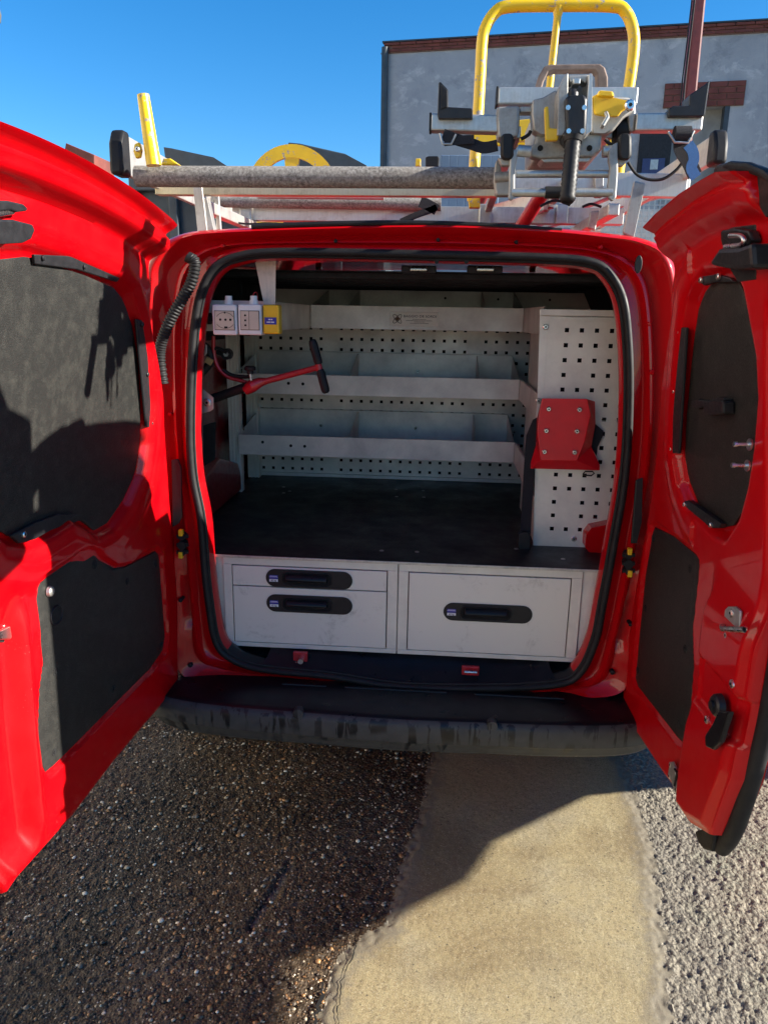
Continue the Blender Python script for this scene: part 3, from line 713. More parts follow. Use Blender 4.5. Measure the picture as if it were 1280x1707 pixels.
LD['label'] = 'wide left rear door'
m = MB(); g_ = [(u, z) for u, z in OL if .98 < z < 1.62]
m.prism([DL.P(a, b, -.062) for a, b in ((.12, 1.0), (UF-.08, 1.0), (UF-.08, 1.52), (.2, 1.52))], DL.N*.005); m.build('outer_glass', MT['glass'], LD, bevel=.004)
sheet(DL, WLp, -.014, .020, 'window_board', MT['board'], LD, nu=24, nz=30, rim=.002)
PB = sheet(DL, PLp, -.005, .012, 'lower_panel', MT['board'], LD, nu=24, nz=30, rim=.004)
dplate(DL, [(58, 424), (124, 427), (200, 452), (203, 462), (196, 470), (130, 449), (60, 440)], -.012, .007, 'angle_bracket', MT['blackplastic'], LD)
dplate(DL, [(228, 532), (243, 534), (247, 545), (260, 704), (256, 713), (245, 712)], -.008, .007, 'angle_bracket', MT['blackplastic'], LD, .003)
dplate(DL, [(20, 893), (60, 872), (98, 857), (132, 858), (60, 899), (34, 906)], -.012, .009, 'angle_bracket', MT['blackplastic'], LD)
bs = [MT['blackplastic'], MT['black']]
dscrews(DL, [(237, 541), (246, 624), (254, 705)], .0, LD, .006, 'screw', bs)
dscrews(DL, [(72, 430), (141, 445)], -.004, LD, .005, 'screw', bs); dscrews(DL, [(40, 891)], -.002, LD, .006)
for p, r in (((158, 941), .011), ((260, 939), .010), ((212, 969), .009), ((270, 1074), .010), ((190, 1148), .010), ((93, 1120), .009), ((91, 1254), .008)):
    u, z = DL.uz(*p, -.005); m = MB(); c = DL.P(u, z, -.0049); m.cyl(c, c+DL.N*.0006, r, 20); m.cyl(c, c+DL.N*.0022, r*.45, 12); m.build('fixing_recess', [MT['black']], LD, smooth=True)
u, z = DL.uz(85, 986); c = DL.P(u, z, -.003); m = MB(); m.tube([c, c+DL.N*.006, c+DL.N*.009], [.012, .010, .005], 18); m.build('dome_fixing', MT['galv'], LD, smooth=True)
u, z = DL.uz(98, 1026); c = DL.P(u, z, -.0045); m = MB()
m.prism([DL.P(u+math.cos(a)*.021, z+math.sin(a)*.019, -.0045) for a in np.linspace(0, 6.28, 28)[:-1]], DL.N*.0008); hl = m.build('panel_hole', MT['black'], LD)
m = MB(); m.tube([DL.P(u+math.cos(a)*.022, z+math.sin(a)*.020, -.004) for a in np.linspace(0, 2*math.pi, 29)[:-1]], .0022, 8, closed=True); m.build('hole_lip', MT['blackplastic'], LD, smooth=True)
# latch in the free edge, upper latch
dplate(DL, [(-20, 1052), (8, 1048), (36, 1030), (42, 1032), (45, 1058), (38, 1064), (22, 1072), (-20, 1070)], -.028, .006, 'latch_plate', MT['black'], LD)
dplate(DL, [(-20, 1052), (6, 1050), (22, 1042), (26, 1050), (20, 1066), (-20, 1068)], -.022, .010, 'latch_jaw', MT['chrome'], LD, .003)
dplate(DL, [(-30, 335), (14, 334), (40, 340), (48, 348), (46, 352), (30, 354), (20, 350), (-30, 356)], .0, .035, 'upper_latch', MT['blackplastic'], LD, .004)
dplate(DL, [(-30, 350), (16, 347), (30, 350), (26, 358), (0, 362), (-30, 362)], -.0, .030, 'latch_hook', MT['chrome'], LD, .003)
dplate(DL, [(-40, 372), (0, 366), (24, 366), (56, 374), (60, 384), (54, 398), (40, 405), (-40, 410)], -.005, .055, 'latch_housing', MT['blackplastic'], LD, .008)

# ---- right (narrow) door
DR = Door((.657, -.07, 0), (.05, -1, 0), (-1, 0, 0))
hingeR = DR.poly([(1034, 1190), (1034, 1120), (1047, 1030), (1062, 930), (1074, 860), (1085, 780), (1092, 700), (1097, 630), (1108, 550), (1117, 490), (1122, 450), (1118, 428), (1095, 400), (1067, 377)])
topR = DR.poly([(1090, 352), (1130, 318), (1165, 295), (1190, 281), (1215, 279)], .06)
hingeR[-1] = DR.uz(1067, 377, .06); hingeR[-2] = DR.uz(1095, 400, .03)
botR = DR.poly([(1188, 1395), (1172, 1385), (1155, 1375), (1120, 1325), (1095, 1290), (1060, 1235)])
freeR = DR.poly([(1225, 1300), (1246, 1200), (1262, 1100), (1276, 1000)])
uf = freeR[-1][0]
ztopR = topR[-1][1]
EDR = [(max(a_, b_), c_) for (a_, c_), b_ in zip([DR.uz(1284, y_) for y_ in (330, 420, 520, 620, 740, 850)], (.69, 0, 0, 0, 0, 0))]+[(.722, 1.06)]
OR = botR+hingeR+topR+EDR+freeR[::-1]
WRp = DR.poly([(1172, 470), (1213, 466), (1228, 498), (1236, 540), (1247, 600), (1250, 660), (1244, 740), (1235, 800), (1222, 850), (1203, 881), (1190, 878), (1150, 838), (1135, 800), (1128, 760), (1130, 700), (1137, 620), (1143, 560), (1150, 512), (1162, 482)])
PRp = DR.poly([(1083, 880), (1090, 876), (1098, 879), (1130, 905), (1154, 925), (1161, 938), (1157, 985), (1150, 1050), (1152, 1110), (1146, 1190), (1139, 1236), (1134, 1240), (1126, 1232), (1090, 1185), (1058, 1144), (1054, 1128), (1060, 1060), (1070, 960)])
CRR = DR.poly([(1190, 905), (1187, 990), (1180, 1020), (1174, 1075), (1168, 1150), (1152, 1200), (1140, 1270), (1135, 1330)])
FLR = DR.poly([(1252, 480), (1262, 560), (1263, 640), (1262, 740), (1258, 820), (1250, 860), (1225, 895)])
TCR = sorted([hingeR[-1]]+topR+[(.82, ztopR-.012)])
def offR(u, z):
    P = np.stack([u, z], 1); do = -sdist(P, OR); dw = sdist(P, WRp); dp = sdist(P, PRp)
    off = np.zeros(len(u))
    off -= .024*(1-sst(dw, .006, .032)); off -= .010*(1-sst(dp, .002, .013))
    uc = np.interp(z, [c[1] for c in CRR[::-1]], [c[0] for c in CRR[::-1]]); lowf = 1-sst(z, .90, 1.02)
    off += .022*sst(u-uc, -.005, .025)*lowf
    topf = sst(z, 1.46, 1.56)
    off -= .014*(1-sst(do, .010, .028))*(1-topf)
    dt = np.interp(u, [p[0] for p in TCR], [p[1] for p in TCR])-z
    off += .034*(1-sst(dt, .045, .085))+.026*(1-sst(dt, .004, .024))
    off += .006*np.exp(-((dt-.032)/.006)**2)
    off += .008*sst(dw, .02, .05)*(1-sst(dw, .07, .1))*(1-lowf)*(u < uf*.5)
    # pressed pocket for the striker
    pk = (sst(z, .70, .715)-sst(z, .80, .812))*sst(u-uc, .012, .03); off -= .012*pk
    return off
RD = sheet(DR, OR, offR, .055, 'rear_door', MT['red'], VAN, nu=130, nz=260, rim=.008, zbt=([hingeR[0]]+botR, [hingeR[-1]]+topR+[(.82, ztopR-.012)]))
RD['label'] = 'narrow right rear door'
m = MB(); m.prism([DR.P(a, b, -.062) for a, b in ((.12, 1.0), (uf-.05, 1.0), (uf-.05, 1.52), (.2, 1.52))], DR.N*.005); m.build('outer_glass', MT['glass'], RD, bevel=.004)
sheet(DR, WRp, -.016, .022, 'window_board', MT['board'], RD, nu=24, nz=30, rim=.002)
sheet(DR, PRp, -.005, .012, 'lower_panel', MT['board'], RD, nu=24, nz=30, rim=.004)
dplate(DR, [(1165, 470), (1168, 461), (1192, 457), (1215, 463), (1222, 470), (1188, 470), (1172, 476)], -.012, .010, 'angle_bracket', MT['blackplastic'], RD)
dplate(DR, [(1127, 547), (1130, 545), (1143, 546), (1130, 756), (1113, 755), (1111, 750)], -.006, .007, 'angle_bracket', MT['blackplastic'], RD, .003)
dplate(DR, [(1134, 838), (1146, 834), (1152, 838), (1201, 873), (1197, 880), (1184, 880)], -.012, .012, 'angle_bracket', MT['blackplastic'], RD)
dscrews(DR, [(1131, 553), (1123, 652), (1118, 748), (1141, 841), (1184, 875), (1168, 467), (1197, 461)], .001, RD, .006)
for p in ((1088, 897), (1149, 948), (1075, 1014), (1141, 1082), (1062, 1117), (1131, 1208)):
    u, z = DR.uz(*p, -.005); m = MB(); c = DR.P(u, z, -.0049); m.cyl(c, c+DR.N*.0006, .010, 20); m.cyl(c, c+DR.N*.0022, .0045, 12); m.build('fixing_recess', [MT['black']], RD, smooth=True)
m = MB(); _hp = [(-.02, .50), (.0, .98), (.06, 1.13), (.10, 1.26), (.13, 1.36), (.18, 1.47)]
m.prism([DR.P(a-.09, b, -.055) for a, b in _hp]+[DR.P(a+.03, b, -.055) for a, b in _hp[::-1]], DR.N*.012); m.build('hinge_gap_blocker', MT['red'], RD, bevel=.002)  # strip added to keep sun from leaking through the hinge gap
# board latch
dplate(DR, [(1152, 668), (1164, 665), (1164, 680), (1152, 678)], -.016, .012, 'board_latch', MT['blackplastic'], RD)
dplate(DR, [(1162, 666), (1180, 668), (1194, 662), (1205, 664), (1204, 676), (1178, 676), (1162, 682)], -.016, .02, 'board_latch', MT['blackplastic'], RD, .003)
dplate(DR, [(1170, 670), (1203, 668), (1203, 690), (1182, 693), (1170, 688)], -.016, .026, 'board_latch', MT['blackplastic'], RD, .005)
for p in ((1250, 741), (1246, 776)):
    u, z = DR.uz(*p, 0); c = DR.P(u, z, 0); m = MB(); m.cyl(c, c+DR.N*.003, .011, 18); m.cyl(c, c+DR.N*.03, .0035, 10); m.cyl(c+DR.N*.024, c+DR.N*.03, .005, 8); m.build('threaded_stud', MT['chrome'], RD, smooth=True)
# top latch housing
dplate(DR, [(1258, 374), (1258, 466), (1228, 470), (1214, 446), (1200, 400), (1200, 384), (1222, 378)], -.004, .006, 'latch_backplate', MT['blackplastic'], RD, .003)
dplate(DR, [(1178, 441), (1196, 414), (1230, 412), (1250, 404), (1254, 448), (1222, 450), (1208, 448)], .002, .040, 'latch_cover', MT['blackplastic'], RD, .008)
dplate(DR, [(1200, 384), (1222, 380), (1246, 384), (1252, 400), (1244, 414), (1216, 412), (1212, 404), (1202, 396)], .002, .018, 'latch_body', MT['blackplastic'], RD, .004)
m = MB(); Q = [(1216, 393), (1232, 393), (1239, 399), (1238, 405), (1230, 409), (1208, 411)]; m.tube(spline([DR.P(*DR.uz(*p, .03), .03) for p in Q], 6, False), .0042, 10); m.build('latch_hook', MT['chrome'], RD, smooth=True)
# striker, bolt, lever, lower plate
dplate(DR, [(1207, 1016), (1212, 1011), (1224, 1011), (1232, 1018), (1231, 1042), (1226, 1062), (1214, 1068), (1203, 1064), (1200, 1054), (1205, 1036)], .012, .006, 'striker_plate', MT['galv'], RD, .002)
dscrews(DR, [(1219, 1022), (1211, 1059)], .018, RD, .008)
m = MB(); m.tube([DR.P(*DR.uz(*p, o_), o_) for p, o_ in (((1203, 1044), .018), ((1204, 1048), .050), ((1240, 1050), .050), ((1240, 1046), .03))], .0055, 12); m.build('striker_loop', MT['chrome'], RD, smooth=True)
dscrews(DR, [(1220, 1140), (1178, 1200)], .022, RD, .0085)
u, z = DR.uz(1201, 1176, .022); c = DR.P(u, z, .022); m = MB(); m.tube([c, c+DR.N*.012, c+DR.N*.016], [.024, .022, .018], 24); m.tube([c+DR.N*.016, c+DR.N*.021], .010, 16); 
m.build('lever_hub', MT['blackplastic'], RD, smooth=True)
dplate(DR, [(1196, 1184), (1214, 1186), (1206, 1212), (1198, 1238), (1186, 1250), (1174, 1244), (1173, 1226), (1186, 1206)], .030, .012, 'lever', MT['satin'], RD, .004)
dplate(DR, [(1115, 1272), (1120, 1269), (1125, 1280), (1124, 1296), (1134, 1312), (1133, 1321), (1124, 1322), (1117, 1300), (1112, 1290)], .014, .005, 'check_plate', MT['galv'], RD)
dscrews(DR, [(1118, 1275), (1117, 1294), (1128, 1316)], .016, RD, .007)
m = MB(); m.tube([DR.P(*DR.uz(*p, .02), .02) for p in ((1124, 1282), (1128, 1288), (1124, 1310))], .003, 8); m.build('check_pin', MT['black'], RD, smooth=True)
# edge seals of the narrow door
fe = [(1172, 1412), (1195, 1378), (1228, 1270), (1256, 1145), (1277, 1010), (1284, 930)]
Pz = [DR.uz(*p) for p in fe]; Pz = Pz[:-1]+[(.715, 1.06)]
m = MB(); path = spline([DR.P(u+.004, z, -.034) for u, z in Pz], 8, False)
m.tube(path, [.006]+[.018]*(len(path)-5)+[.014, .010, .006, .004], 14); m.build('edge_seal', MT['rubber'], RD, smooth=True)
dplate(DR, [(1156, 1386), (1172, 1380), (1190, 1376), (1188, 1404), (1184, 1420), (1172, 1416), (1162, 1404)], -.03, .02, 'seal_end', MT['rubber'], RD, .005)
P_ = [(1187, 284), (1194, 274), (1210, 270), (1240, 274), (1264, 284), (1290, 302), (1330, 330), (1330, 362), (1300, 362), (1272, 362), (1262, 345), (1252, 336), (1240, 342), (1228, 330), (1222, 312), (1206, 306), (1194, 308), (1186, 296)]
dplate(DR, P_, -.012, .030, 'corner_cap', MT['blackplastic'], RD, .012)
P_ = [(1196, 278), (1212, 268), (1242, 270), (1266, 280), (1292, 300), (1292, 318), (1262, 296), (1238, 288), (1212, 286)]
dplate(DR, P_, .015, .016, 'corner_cap_ridge', MT['rubber'], RD, .006)
# pressed details, plugs and screws round the opening
for px, py, r_ in ((302, 1000, .006), (318, 1108, .007), (1020, 1120, .007), (1050, 1040, .006), (1085, 620, .007), (1080, 540, .006), (285, 690, .006), (372, 410, .006), (560, 402, .005), (730, 400, .005), (860, 404, .005), (1000, 412, .006)):
    c = hit(px, py, Y=-.052); m = MB(); m.tube([c+(0, .03, 0), c+(0, -.006, 0), c+(0, -.009, 0)], [r_, r_, r_*.6], 14); m.build('plug', MT['red' if r_ > .0055 and py < 900 else 'rubber'], VAN, smooth=True)

m = MB(); m.prism([DR.P(a, b, -.03) for a, b in ((.72, 1.60), (.80, 1.56), (1.0, 1.52), (1.02, 1.72), (.97, 1.80), (.92, 1.90), (.885, 1.97), (.85, 1.90), (.80, 1.83), (.73, 1.80))], DR.N*.035); m.build('shade_fairing', MT['blackplastic'], RD, bevel=.012)  # unseen wing beyond the corner cap, shaped to shade the left window board
# ================================================================ DRAWER CABINET
ZT = .800
def xz(px, py, Y): p = hit(px, py, Y=Y); return p[0], p[2]
CB = thing('drawer_cabinet', 'pale grey metal cabinet with three drawers across the van floor edge', 'cabinet', (0, .5, .5))
fl = [hit(*p, Y=0) for p in ((355, 925), (1000, 952), (986, 1035), (962, 1105), (372, 1076), (360, 1040))]
m = MB(); m.prism([(p[0], .022, p[2]) for p in fl], (0, 1.1, 0)); m.build('carcass', MT['cab'], CB, bevel=.001)
# face frame
def facebar(a, b, y0=.001, d=.02, name='frame_rail'):
    m = MB(); m.box2((a[0], y0, a[1]), (b[0], y0+d, b[1])); return m.build(name, MT['cab'], CB, bevel=.0012)
xl, xr = -.545, .520; zb, zt = .502, .792
xm = -.0165
facebar((xl, zt-.024), (xm-.0015, zt)); facebar((xm+.0015, zt-.024), (xr, zt))
facebar((xl, zb), (xm-.0015, zb+.014)); facebar((xm+.0015, zb), (xr, zb+.014))
facebar((xl, zb+.0143), (xl+.026, zt-.0243), name='frame_stile'); facebar((xm-.031, zb+.0143), (xm-.0015, zt-.0243), name='frame_stile')
facebar((xm+.0015, zb+.0143), (xm+.030, zt-.0243), name='frame_stile'); facebar((xr-.030, zb+.0143), (xr, zt-.0243), name='frame_stile')
m = MB(); L_ = [hit(*p, Y=.01) for p in ((355, 923), (372, 924), (378, 1078), (372, 1076), (360, 1040))]; m.prism(L_, (0, .012, 0)); m.build('side_filler', MT['cab'], CB, bevel=.001)
m = MB(); L_ = [hit(*p, Y=.01) for p in ((972, 953), (1001, 953), (988, 1032), (964, 1105), (960, 1105))]; m.prism(L_, (0, .012, 0)); m.build('side_filler', MT['cab'], CB, bevel=.001)
def handle(parent, cx, cz, wd=.262, h=.056):
    r = h/2; a = np.linspace(math.pi/2, 3*math.pi/2, 12); P = [(cx-wd/2+r+math.cos(t)*r, cz+math.sin(t)*r) for t in a]+[(cx+wd/2-r-math.cos(t)*r, cz-math.sin(t)*r) for t in a]
    m = MB(); m.prism([(p[0], -.002, p[1]) for p in P], (0, -.003, 0)); hp = m.build('handle_plate', MT['blackplastic'], parent, bevel=.001)
    # recess rim, dark pocket, and the grip
    w2, h2 = .075, .021; rr = .016
    Q = []
    for sx, sz, a0 in ((1, 1, 0), (-1, 1, 90), (-1, -1, 180), (1, -1, 270)):
        for k in range(5):
            t = rd(a0+k*22.5); Q.append((cx-.006+sx*(w2-rr)+math.cos(t)*rr, cz+sz*(h2-rr)+math.sin(t)*rr))
    m = MB(); m.tube([(q[0], -.0055, q[1]) for q in Q], .0018, 8, closed=True); m.prism([(q[0], -.005, q[1]) for q in Q], (0, -.0012, 0), mi=1)
    m.build('handle_recess', [MT['blackplastic'], MT['black']], parent, smooth=True, angle=50)
    m = MB(); xs = cx-.006
    prof = [(-.004, cz+.014), (-.016, cz+.013), (-.022, cz+.008), (-.024, cz+.000), (-.020, cz-.006), (-.014, cz-.007), (-.012, cz-.002), (-.004, cz+.002)]
    m.prism([(xs-.062, y, z) for y, z in prof], (.124, 0, 0)); m.build('handle_grip', MT['satin'], parent, smooth=True, bevel=.002, angle=50)
    m = MB(); m.box((cx-.107, -.0056, cz-.0075), (.026, .001, .008)); m.build('load_label', MT['whiteink'], parent)
    m = MB(); m.box((cx-.107, -.0056, cz+.0035), (.026, .001, .011)); m.build('load_label', MT['blueink'], parent)
def text(s, name, parent, cx, cz, y, size, mat, sx=1., align='CENTER', th=.0002):
    cu = bpy.data.curves.new(name, 'FONT'); cu.body = s; cu.size = size; cu.align_x = align; cu.align_y = 'CENTER'; cu.extrude = th; cu.offset = size*.006
    to = bpy.data.objects.new(name, cu); link(to); dg = bpy.context.evaluated_depsgraph_get(); me = bpy.data.meshes.new_from_object(to.evaluated_get(dg))
    bpy.data.objects.remove(to); me.materials.clear(); me.materials.append(mat); me.transform(Matrix.Rotation(rd(90), 4, 'X')@Matrix.Diagonal((sx, 1, 1, 1)))
    o = link(bpy.data.objects.new(name, me)); o.parent = parent; o.location = np.array((cx, y, cz))-wl(parent); WL[o.name] = np.array((cx, y, cz)); return o
def drawer(x0, x1, z0, z1, hx, hz, kg):
    m = MB(); m.box2((x0, -.001, z0), (x1, .05, z1)); o = m.build('drawer', MT['drawer'], CB, bevel=.0015)
    handle(o, hx, hz)
    text(kg, 'load_text', o, hx-.107, hz-.0077, -.0063, .0075, MT['ink'])
    text('PORTATA', 'load_text', o, hx-.107, hz+.0062, -.0063, .0045, MT['whiteink']) if False else None
    m = MB(); m.box((hx-.107, -.0063, hz+.0035), (.026, .0006, .0009)); m.box((hx-.107, -.0063, hz+.0062), (.021, .0006, .0013)); m.build('label_print', MT['whiteink'], o)
zs = .7015; xi0, xi1 = xl+.029, xm-.034
hl1 = xz(515.5, 965, 0); hl2 = xz(516, 1007, 0); hl3 = xz(812.5, 1021.5, 0)
drawer(xi0, xi1, zs+.0017, zt-.027, hl1[0], hl1[1], '45 kg'); drawer(xi0, xi1, zb+.0165, zs-.0017, hl2[0], hl2[1], '45 kg')
drawer(xm+.033, xr-.033, zb+.0165, zt-.027, hl3[0], hl3[1], '60 kg')
m = MB(); m.box2((xi0-.004, .012, zb+.012), (xi1+.004, .02, zt-.022)); m.box2((xm+.029, .012, zb+.012), (xr-.029, .02, zt-.022)); m.build('drawer_gap', MT['black'], CB)
# ================================================================ WORKTOP
W = [hit(*p, Z=ZT) for p in ((352, 919), (344, 870), (342, 845), (374, 815), (400, 805), (430, 791), (868, 799))]
xe = hit(1001, 945, Z=ZT)
W += [np.array((.70, 1.18, ZT)), np.array((.70, .30, ZT)), np.array((xe[0]+.01, .05, ZT)), xe]
W[0][1] = W[-1][1] = -.004
m = MB(); m.prism([(p[0], p[1], ZT-.006) for p in W], (0, 0, .006)); m.build('top_board', MT['worktop'], None, bevel=.001)
WT = bpy.data.objects['top_board']; WT.name = 'worktop'; tag(WT, 'black anti slip worktop board lying over the drawer cabinet', 'worktop'); WL['worktop'] = WL['top_board']
m = MB(); m.bar((W[0][0], -.006, ZT-.0045), (W[-1][0], -.006, ZT-.0045), .004, .008); m.build('edge_strip', MT['alu'], WT, bevel=.0008)
m = MB()
for px, py in ((473, 812), (483, 819), (660, 816), (661, 828), (705, 818), (706, 829), (636, 918), (695, 920), (938, 932), (473, 822), (860, 915)):
    c = hit(px, py, Z=ZT); m.tube([c+(0, 0, -.001), c+(0, 0, .0015)], [.008, .006], 12)
m.build('rivet_heads', MT['galv'], WT, smooth=True)

# ================================================================ SHELVING
SH = thing('shelving_unit', 'grey metal shelving with stacked trays and perforated back across the load bay', 'shelving', (0, 1.0, .81))
YF, YB = .78, 1.13
def peg(name, o, ux, uz, wd, ht, cols, rows, hs, pitch, c0, r0, parent, mat, skip=(), clip=None):
    o = np.array(o, float); ux = np.array(ux, float); uz = np.array(uz, float)
    xs = [0.]; tx = []
    for i in range(cols): a = c0+i*pitch; xs += [a-hs/2, a+hs/2]
    xs.append(wd); zs_ = [0.]
    for i in range(rows): a = r0+i*pitch; zs_ += [a-hs/2, a+hs/2]
    zs_.append(ht); m = MB(); nz = len(zs_); V = [o+ux*x+uz*z for x in xs for z in zs_]
    m.add(V, []); b = np.cross(ux, uz); th = -b*.0016
    for i in range(len(xs)-1):
        for j in range(len(zs_)-1):
            if i % 2 == 1 and j % 2 == 1 and ((i//2, j//2) not in skip):
                P = [V[i*nz+j], V[(i+1)*nz+j], V[(i+1)*nz+j+1], V[i*nz+j+1]]
                m.add(P+[p+th*1.0 for p in P], [(0, 1, 5, 4), (1, 2, 6, 5), (2, 3, 7, 6), (3, 0, 4, 7)])
                continue
            m.f.append((i*nz+j, (i+1)*nz+j, (i+1)*nz+j+1, i*nz+j+1)); m.m.append(0)
    return m.build(name, mat, parent)
# perforated back: plane Y=YB+.01, holes anchored on the traced hole rows
p0 = hit(440, 779, Y=YB+.012); 
px_a = hit(481, 779, Y=YB+.012)
PIT_B = .0435
left = -.735; zbase = ZT+.0
c0 = (p0[0]-left) % PIT_B; 
if c0 < .012: c0 += PIT_B
z_r = p0[2]-zbase; r0 = z_r % PIT_B
if r0 < .01: r0 += PIT_B
peg('perforated_back', (left, YB+.012, zbase), (1, 0, 0), (0, 0, 1), 1.45, .705, 32, 16, .0125, PIT_B, c0, r0, SH, MT['tray'], skip=[(7, j) for j in range(17)]+[(21, j) for j in range(17)])
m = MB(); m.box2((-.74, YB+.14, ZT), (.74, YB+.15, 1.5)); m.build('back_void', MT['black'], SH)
m = MB(); a = hit(430, 792, Y=YB); m.box2((left, YB-.004, ZT+.001), (.45, YB+.011, ZT+.016)); m.build('base_channel', MT['tray'], SH, bevel=.002)
def tray(x0, x1, y0, y1, z0, hf, hb, divs, name='tray', arms=None, lip=.008):
    """sheet-metal tray: front wall hf high, back wall hb high, sides, floor, dividers"""
    t = .002; m = MB()
    m.box2((x0, y0, z0), (x1, y0+t, z0+hf)); m.box2((x0, y1-t, z0), (x1, y1, z0+hb))
    for x in (x0, x1-t):
        m.prism([(x, y0+t+.0005, z0), (x, y1-t-.0005, z0), (x, y1-t-.0005, z0+hb-.002), (x, y0+t+.0005, z0+hf-.0005)], (t, 0, 0))
    m.box2((x0+t+.0005, y0+t+.0005, z0), (x1-t-.0005, y1-t-.0005, z0+t))
    m.box2((x0, y0+.0022, z0+hf-.0015), (x1, y0+lip, z0+hf)); m.box2((x0, y1-lip, z0+hb+.0005), (x1, y1, z0+hb+.002))
    tr = m.build(name, MT['tray'], SH, bevel=.0005, seg=1)
    for x in divs:
        m = MB(); m.prism([(x, y0+t+.001, z0+t), (x, y1-t-.001, z0+t), (x, y1-t-.001, z0+hb-.004), (x, y1-.05, z0+hb-.004), (x, y0+.02, z0+hf-.002), (x, y0+t+.001, z0+hf-.002)], (.0016, 0, 0)); 
        m.box2((x+.0016, y0+t+.001, z0+t), (x+.012, y0+t+.0025, z0+hf-.003)); m.box2((x+.0016, y1-t-.003, z0+t), (x+.014, y1-t-.001, z0+hb-.006))
        m.build('divider', MT['tray'], tr)
    return tr
def dots(parent, pts, Y, r, mat, name):
    m = MB()
    for p in pts: c = hit(*p, Y=Y); m.cyl(c, c+(0, -.0008, 0), r, 12)
    return m.build(name, mat, parent)
# low tray
def tz(px, py, Y=YF): return hit(px, py, Y=Y)
a, b = tz(397.5, 724.5), tz(857, 738); zb_ = tz(630, 764.5)[2]; ztp = tz(630, 731)[2]
XL, XR = a[0], b[0]
zbk = hit(650, 686, Y=YB)[2]
t1 = tray(XL, XR, YF, YB, zb_, ztp-zb_, zbk-zb_, [hit(598, 690, Y=YB)[0], hit(788, 695, Y=YB)[0]])
dots(t1, [(438, 737), (485, 743), (508, 744)], YF, .006, MT['black'], 'tray_holes')
a, b = tz(393, 619), tz(864, 635); zb_ = tz(630, 661)[2]; ztp = tz(630, 627.5)[2]; zbk = hit(650, 589, Y=YB)[2]
t2 = tray(a[0], XR+.005, YF, YB, zb_, ztp-zb_, zbk-zb_, [hit(598, 592, Y=YB)[0], hit(794, 597, Y=YB)[0]])
dots(t2, [(481, 639), (505, 640)], YF, .006, MT['black'], 'tray_holes')
a = tz(518, 508); zb3 = tz(690, 550)[2]; zt3 = tz(690, 511)[2]; zbk = hit(720, 485, Y=YB+.10)[2]
t3 = tray(a[0], tz(873, 512)[0], YF, YB+.1, zb3, zt3-zb3, zbk-zb3, [hit(600, 488, Y=YB+.1)[0], hit(802, 492, Y=YB+.1)[0]])
m = MB(); q0, q1 = hit(462, 480, Y=YB+.09), hit(520, 482, Y=YB+.09); m.box2((q0[0]-.05, YB+.094, zb3), (a[0]-.001, YB+.098, zbk)); m.build('tray_back', MT['tray'], SH)
q1 = hit(990, 490, Y=YB+.09); m = MB(); m.box2((tz(873, 512)[0]+.001, YB+.094, zb3), (q1[0], YB+.098, zbk)); m.build('tray_back', MT['tray'], SH)
dots(t3, [(742, 497), (830, 499), (916, 500)], YB+.093, .005, MT['black'], 'tray_holes')
for tr, pts in ((t1, [(535, 710), (693, 714), (857, 721)]), (t2, [(696, 619), (860, 622)])):
    for p in pts:
        m = MB(); screw(m, hit(*p, Y=YB-.0025), (0, -1, 0), .008, .004); m.build('screw', [MT['chrome'], MT['black']], tr, smooth=True)
# arms running back along the right side, seen between tray front and perforated end plate
def arm(x, y0, y1, z0, z1, name='side_lip', depth=.25, s=1):
    m = MB(); m.box2((x, y0, z0), (x+.002*s, y1, z1)); m.box2((x+.0025*s, y0, z0), (x+depth*s, y1, z0+.002)); m.box2((x+.0025*s, y0, z1-.0015), (x+.008*s, y1, z1))
    return m.build(name, MT['tray'], SH, bevel=.0004, seg=1)
def zf(py, px=650): return tz(px, py)[2]
arm(XR+.001, .215, YF-.002, zf(764.5), zf(731)); arm(XR+.006, .215, YF-.002, zf(661), zf(627.5)); XU = tz(873, 512)[0]; arm(XU+.001, .215, YF-.002, zb3, zt3)
# left upper arm and its end
xa = tz(518, 508)[0]; arm(xa-.002, .06, YF-.002, zb3, zt3, s=-1)
m = MB(); e1 = hit(465, 505, Y=.06); m.box2((-.60, .056, zb3), (xa-.002, .059, zt3)); m.build('tray_end', MT['tray'], SH, bevel=.0005)
m = MB(); m.box2((-.60, .0595, zb3), (xa-.005, .40, zb3+.002)); m.build('tray_floor', MT['tray'], SH)
# aluminium posts with slots
def post(pts, Y, name='post', w_=.045):
    P = [hit(*p, Y=Y) for p in pts]; x0 = P[0][0]; zt_ = P[0][2]; x1 = P[1][0]
    m = MB(); x = (x0+x1)/2
    m.box2((x-w_/2, Y+.003, ZT), (x+w_/2, Y+.04, zt_))
    for k in (-1, -.35, .35, 1):
        m.box2((x+k*(w_/2-.003)-.0028, Y-.003, ZT), (x+k*(w_/2-.003)+.0028, Y+.0025, zt_))
    return m.build(name, MT['cab'], SH, bevel=.0006, seg=1)
post([(381, 556), (399, 818)], .80); post([(416, 560), (424, 790)], 1.08, w_=.05)
m = MB()
for k in range(13): m.box((hit(396, 690, Y=.797)[0]+.022, .799, ZT+.04+k*.055), (.004, .002, .02))
m.build('post_slots', MT['black'], SH)
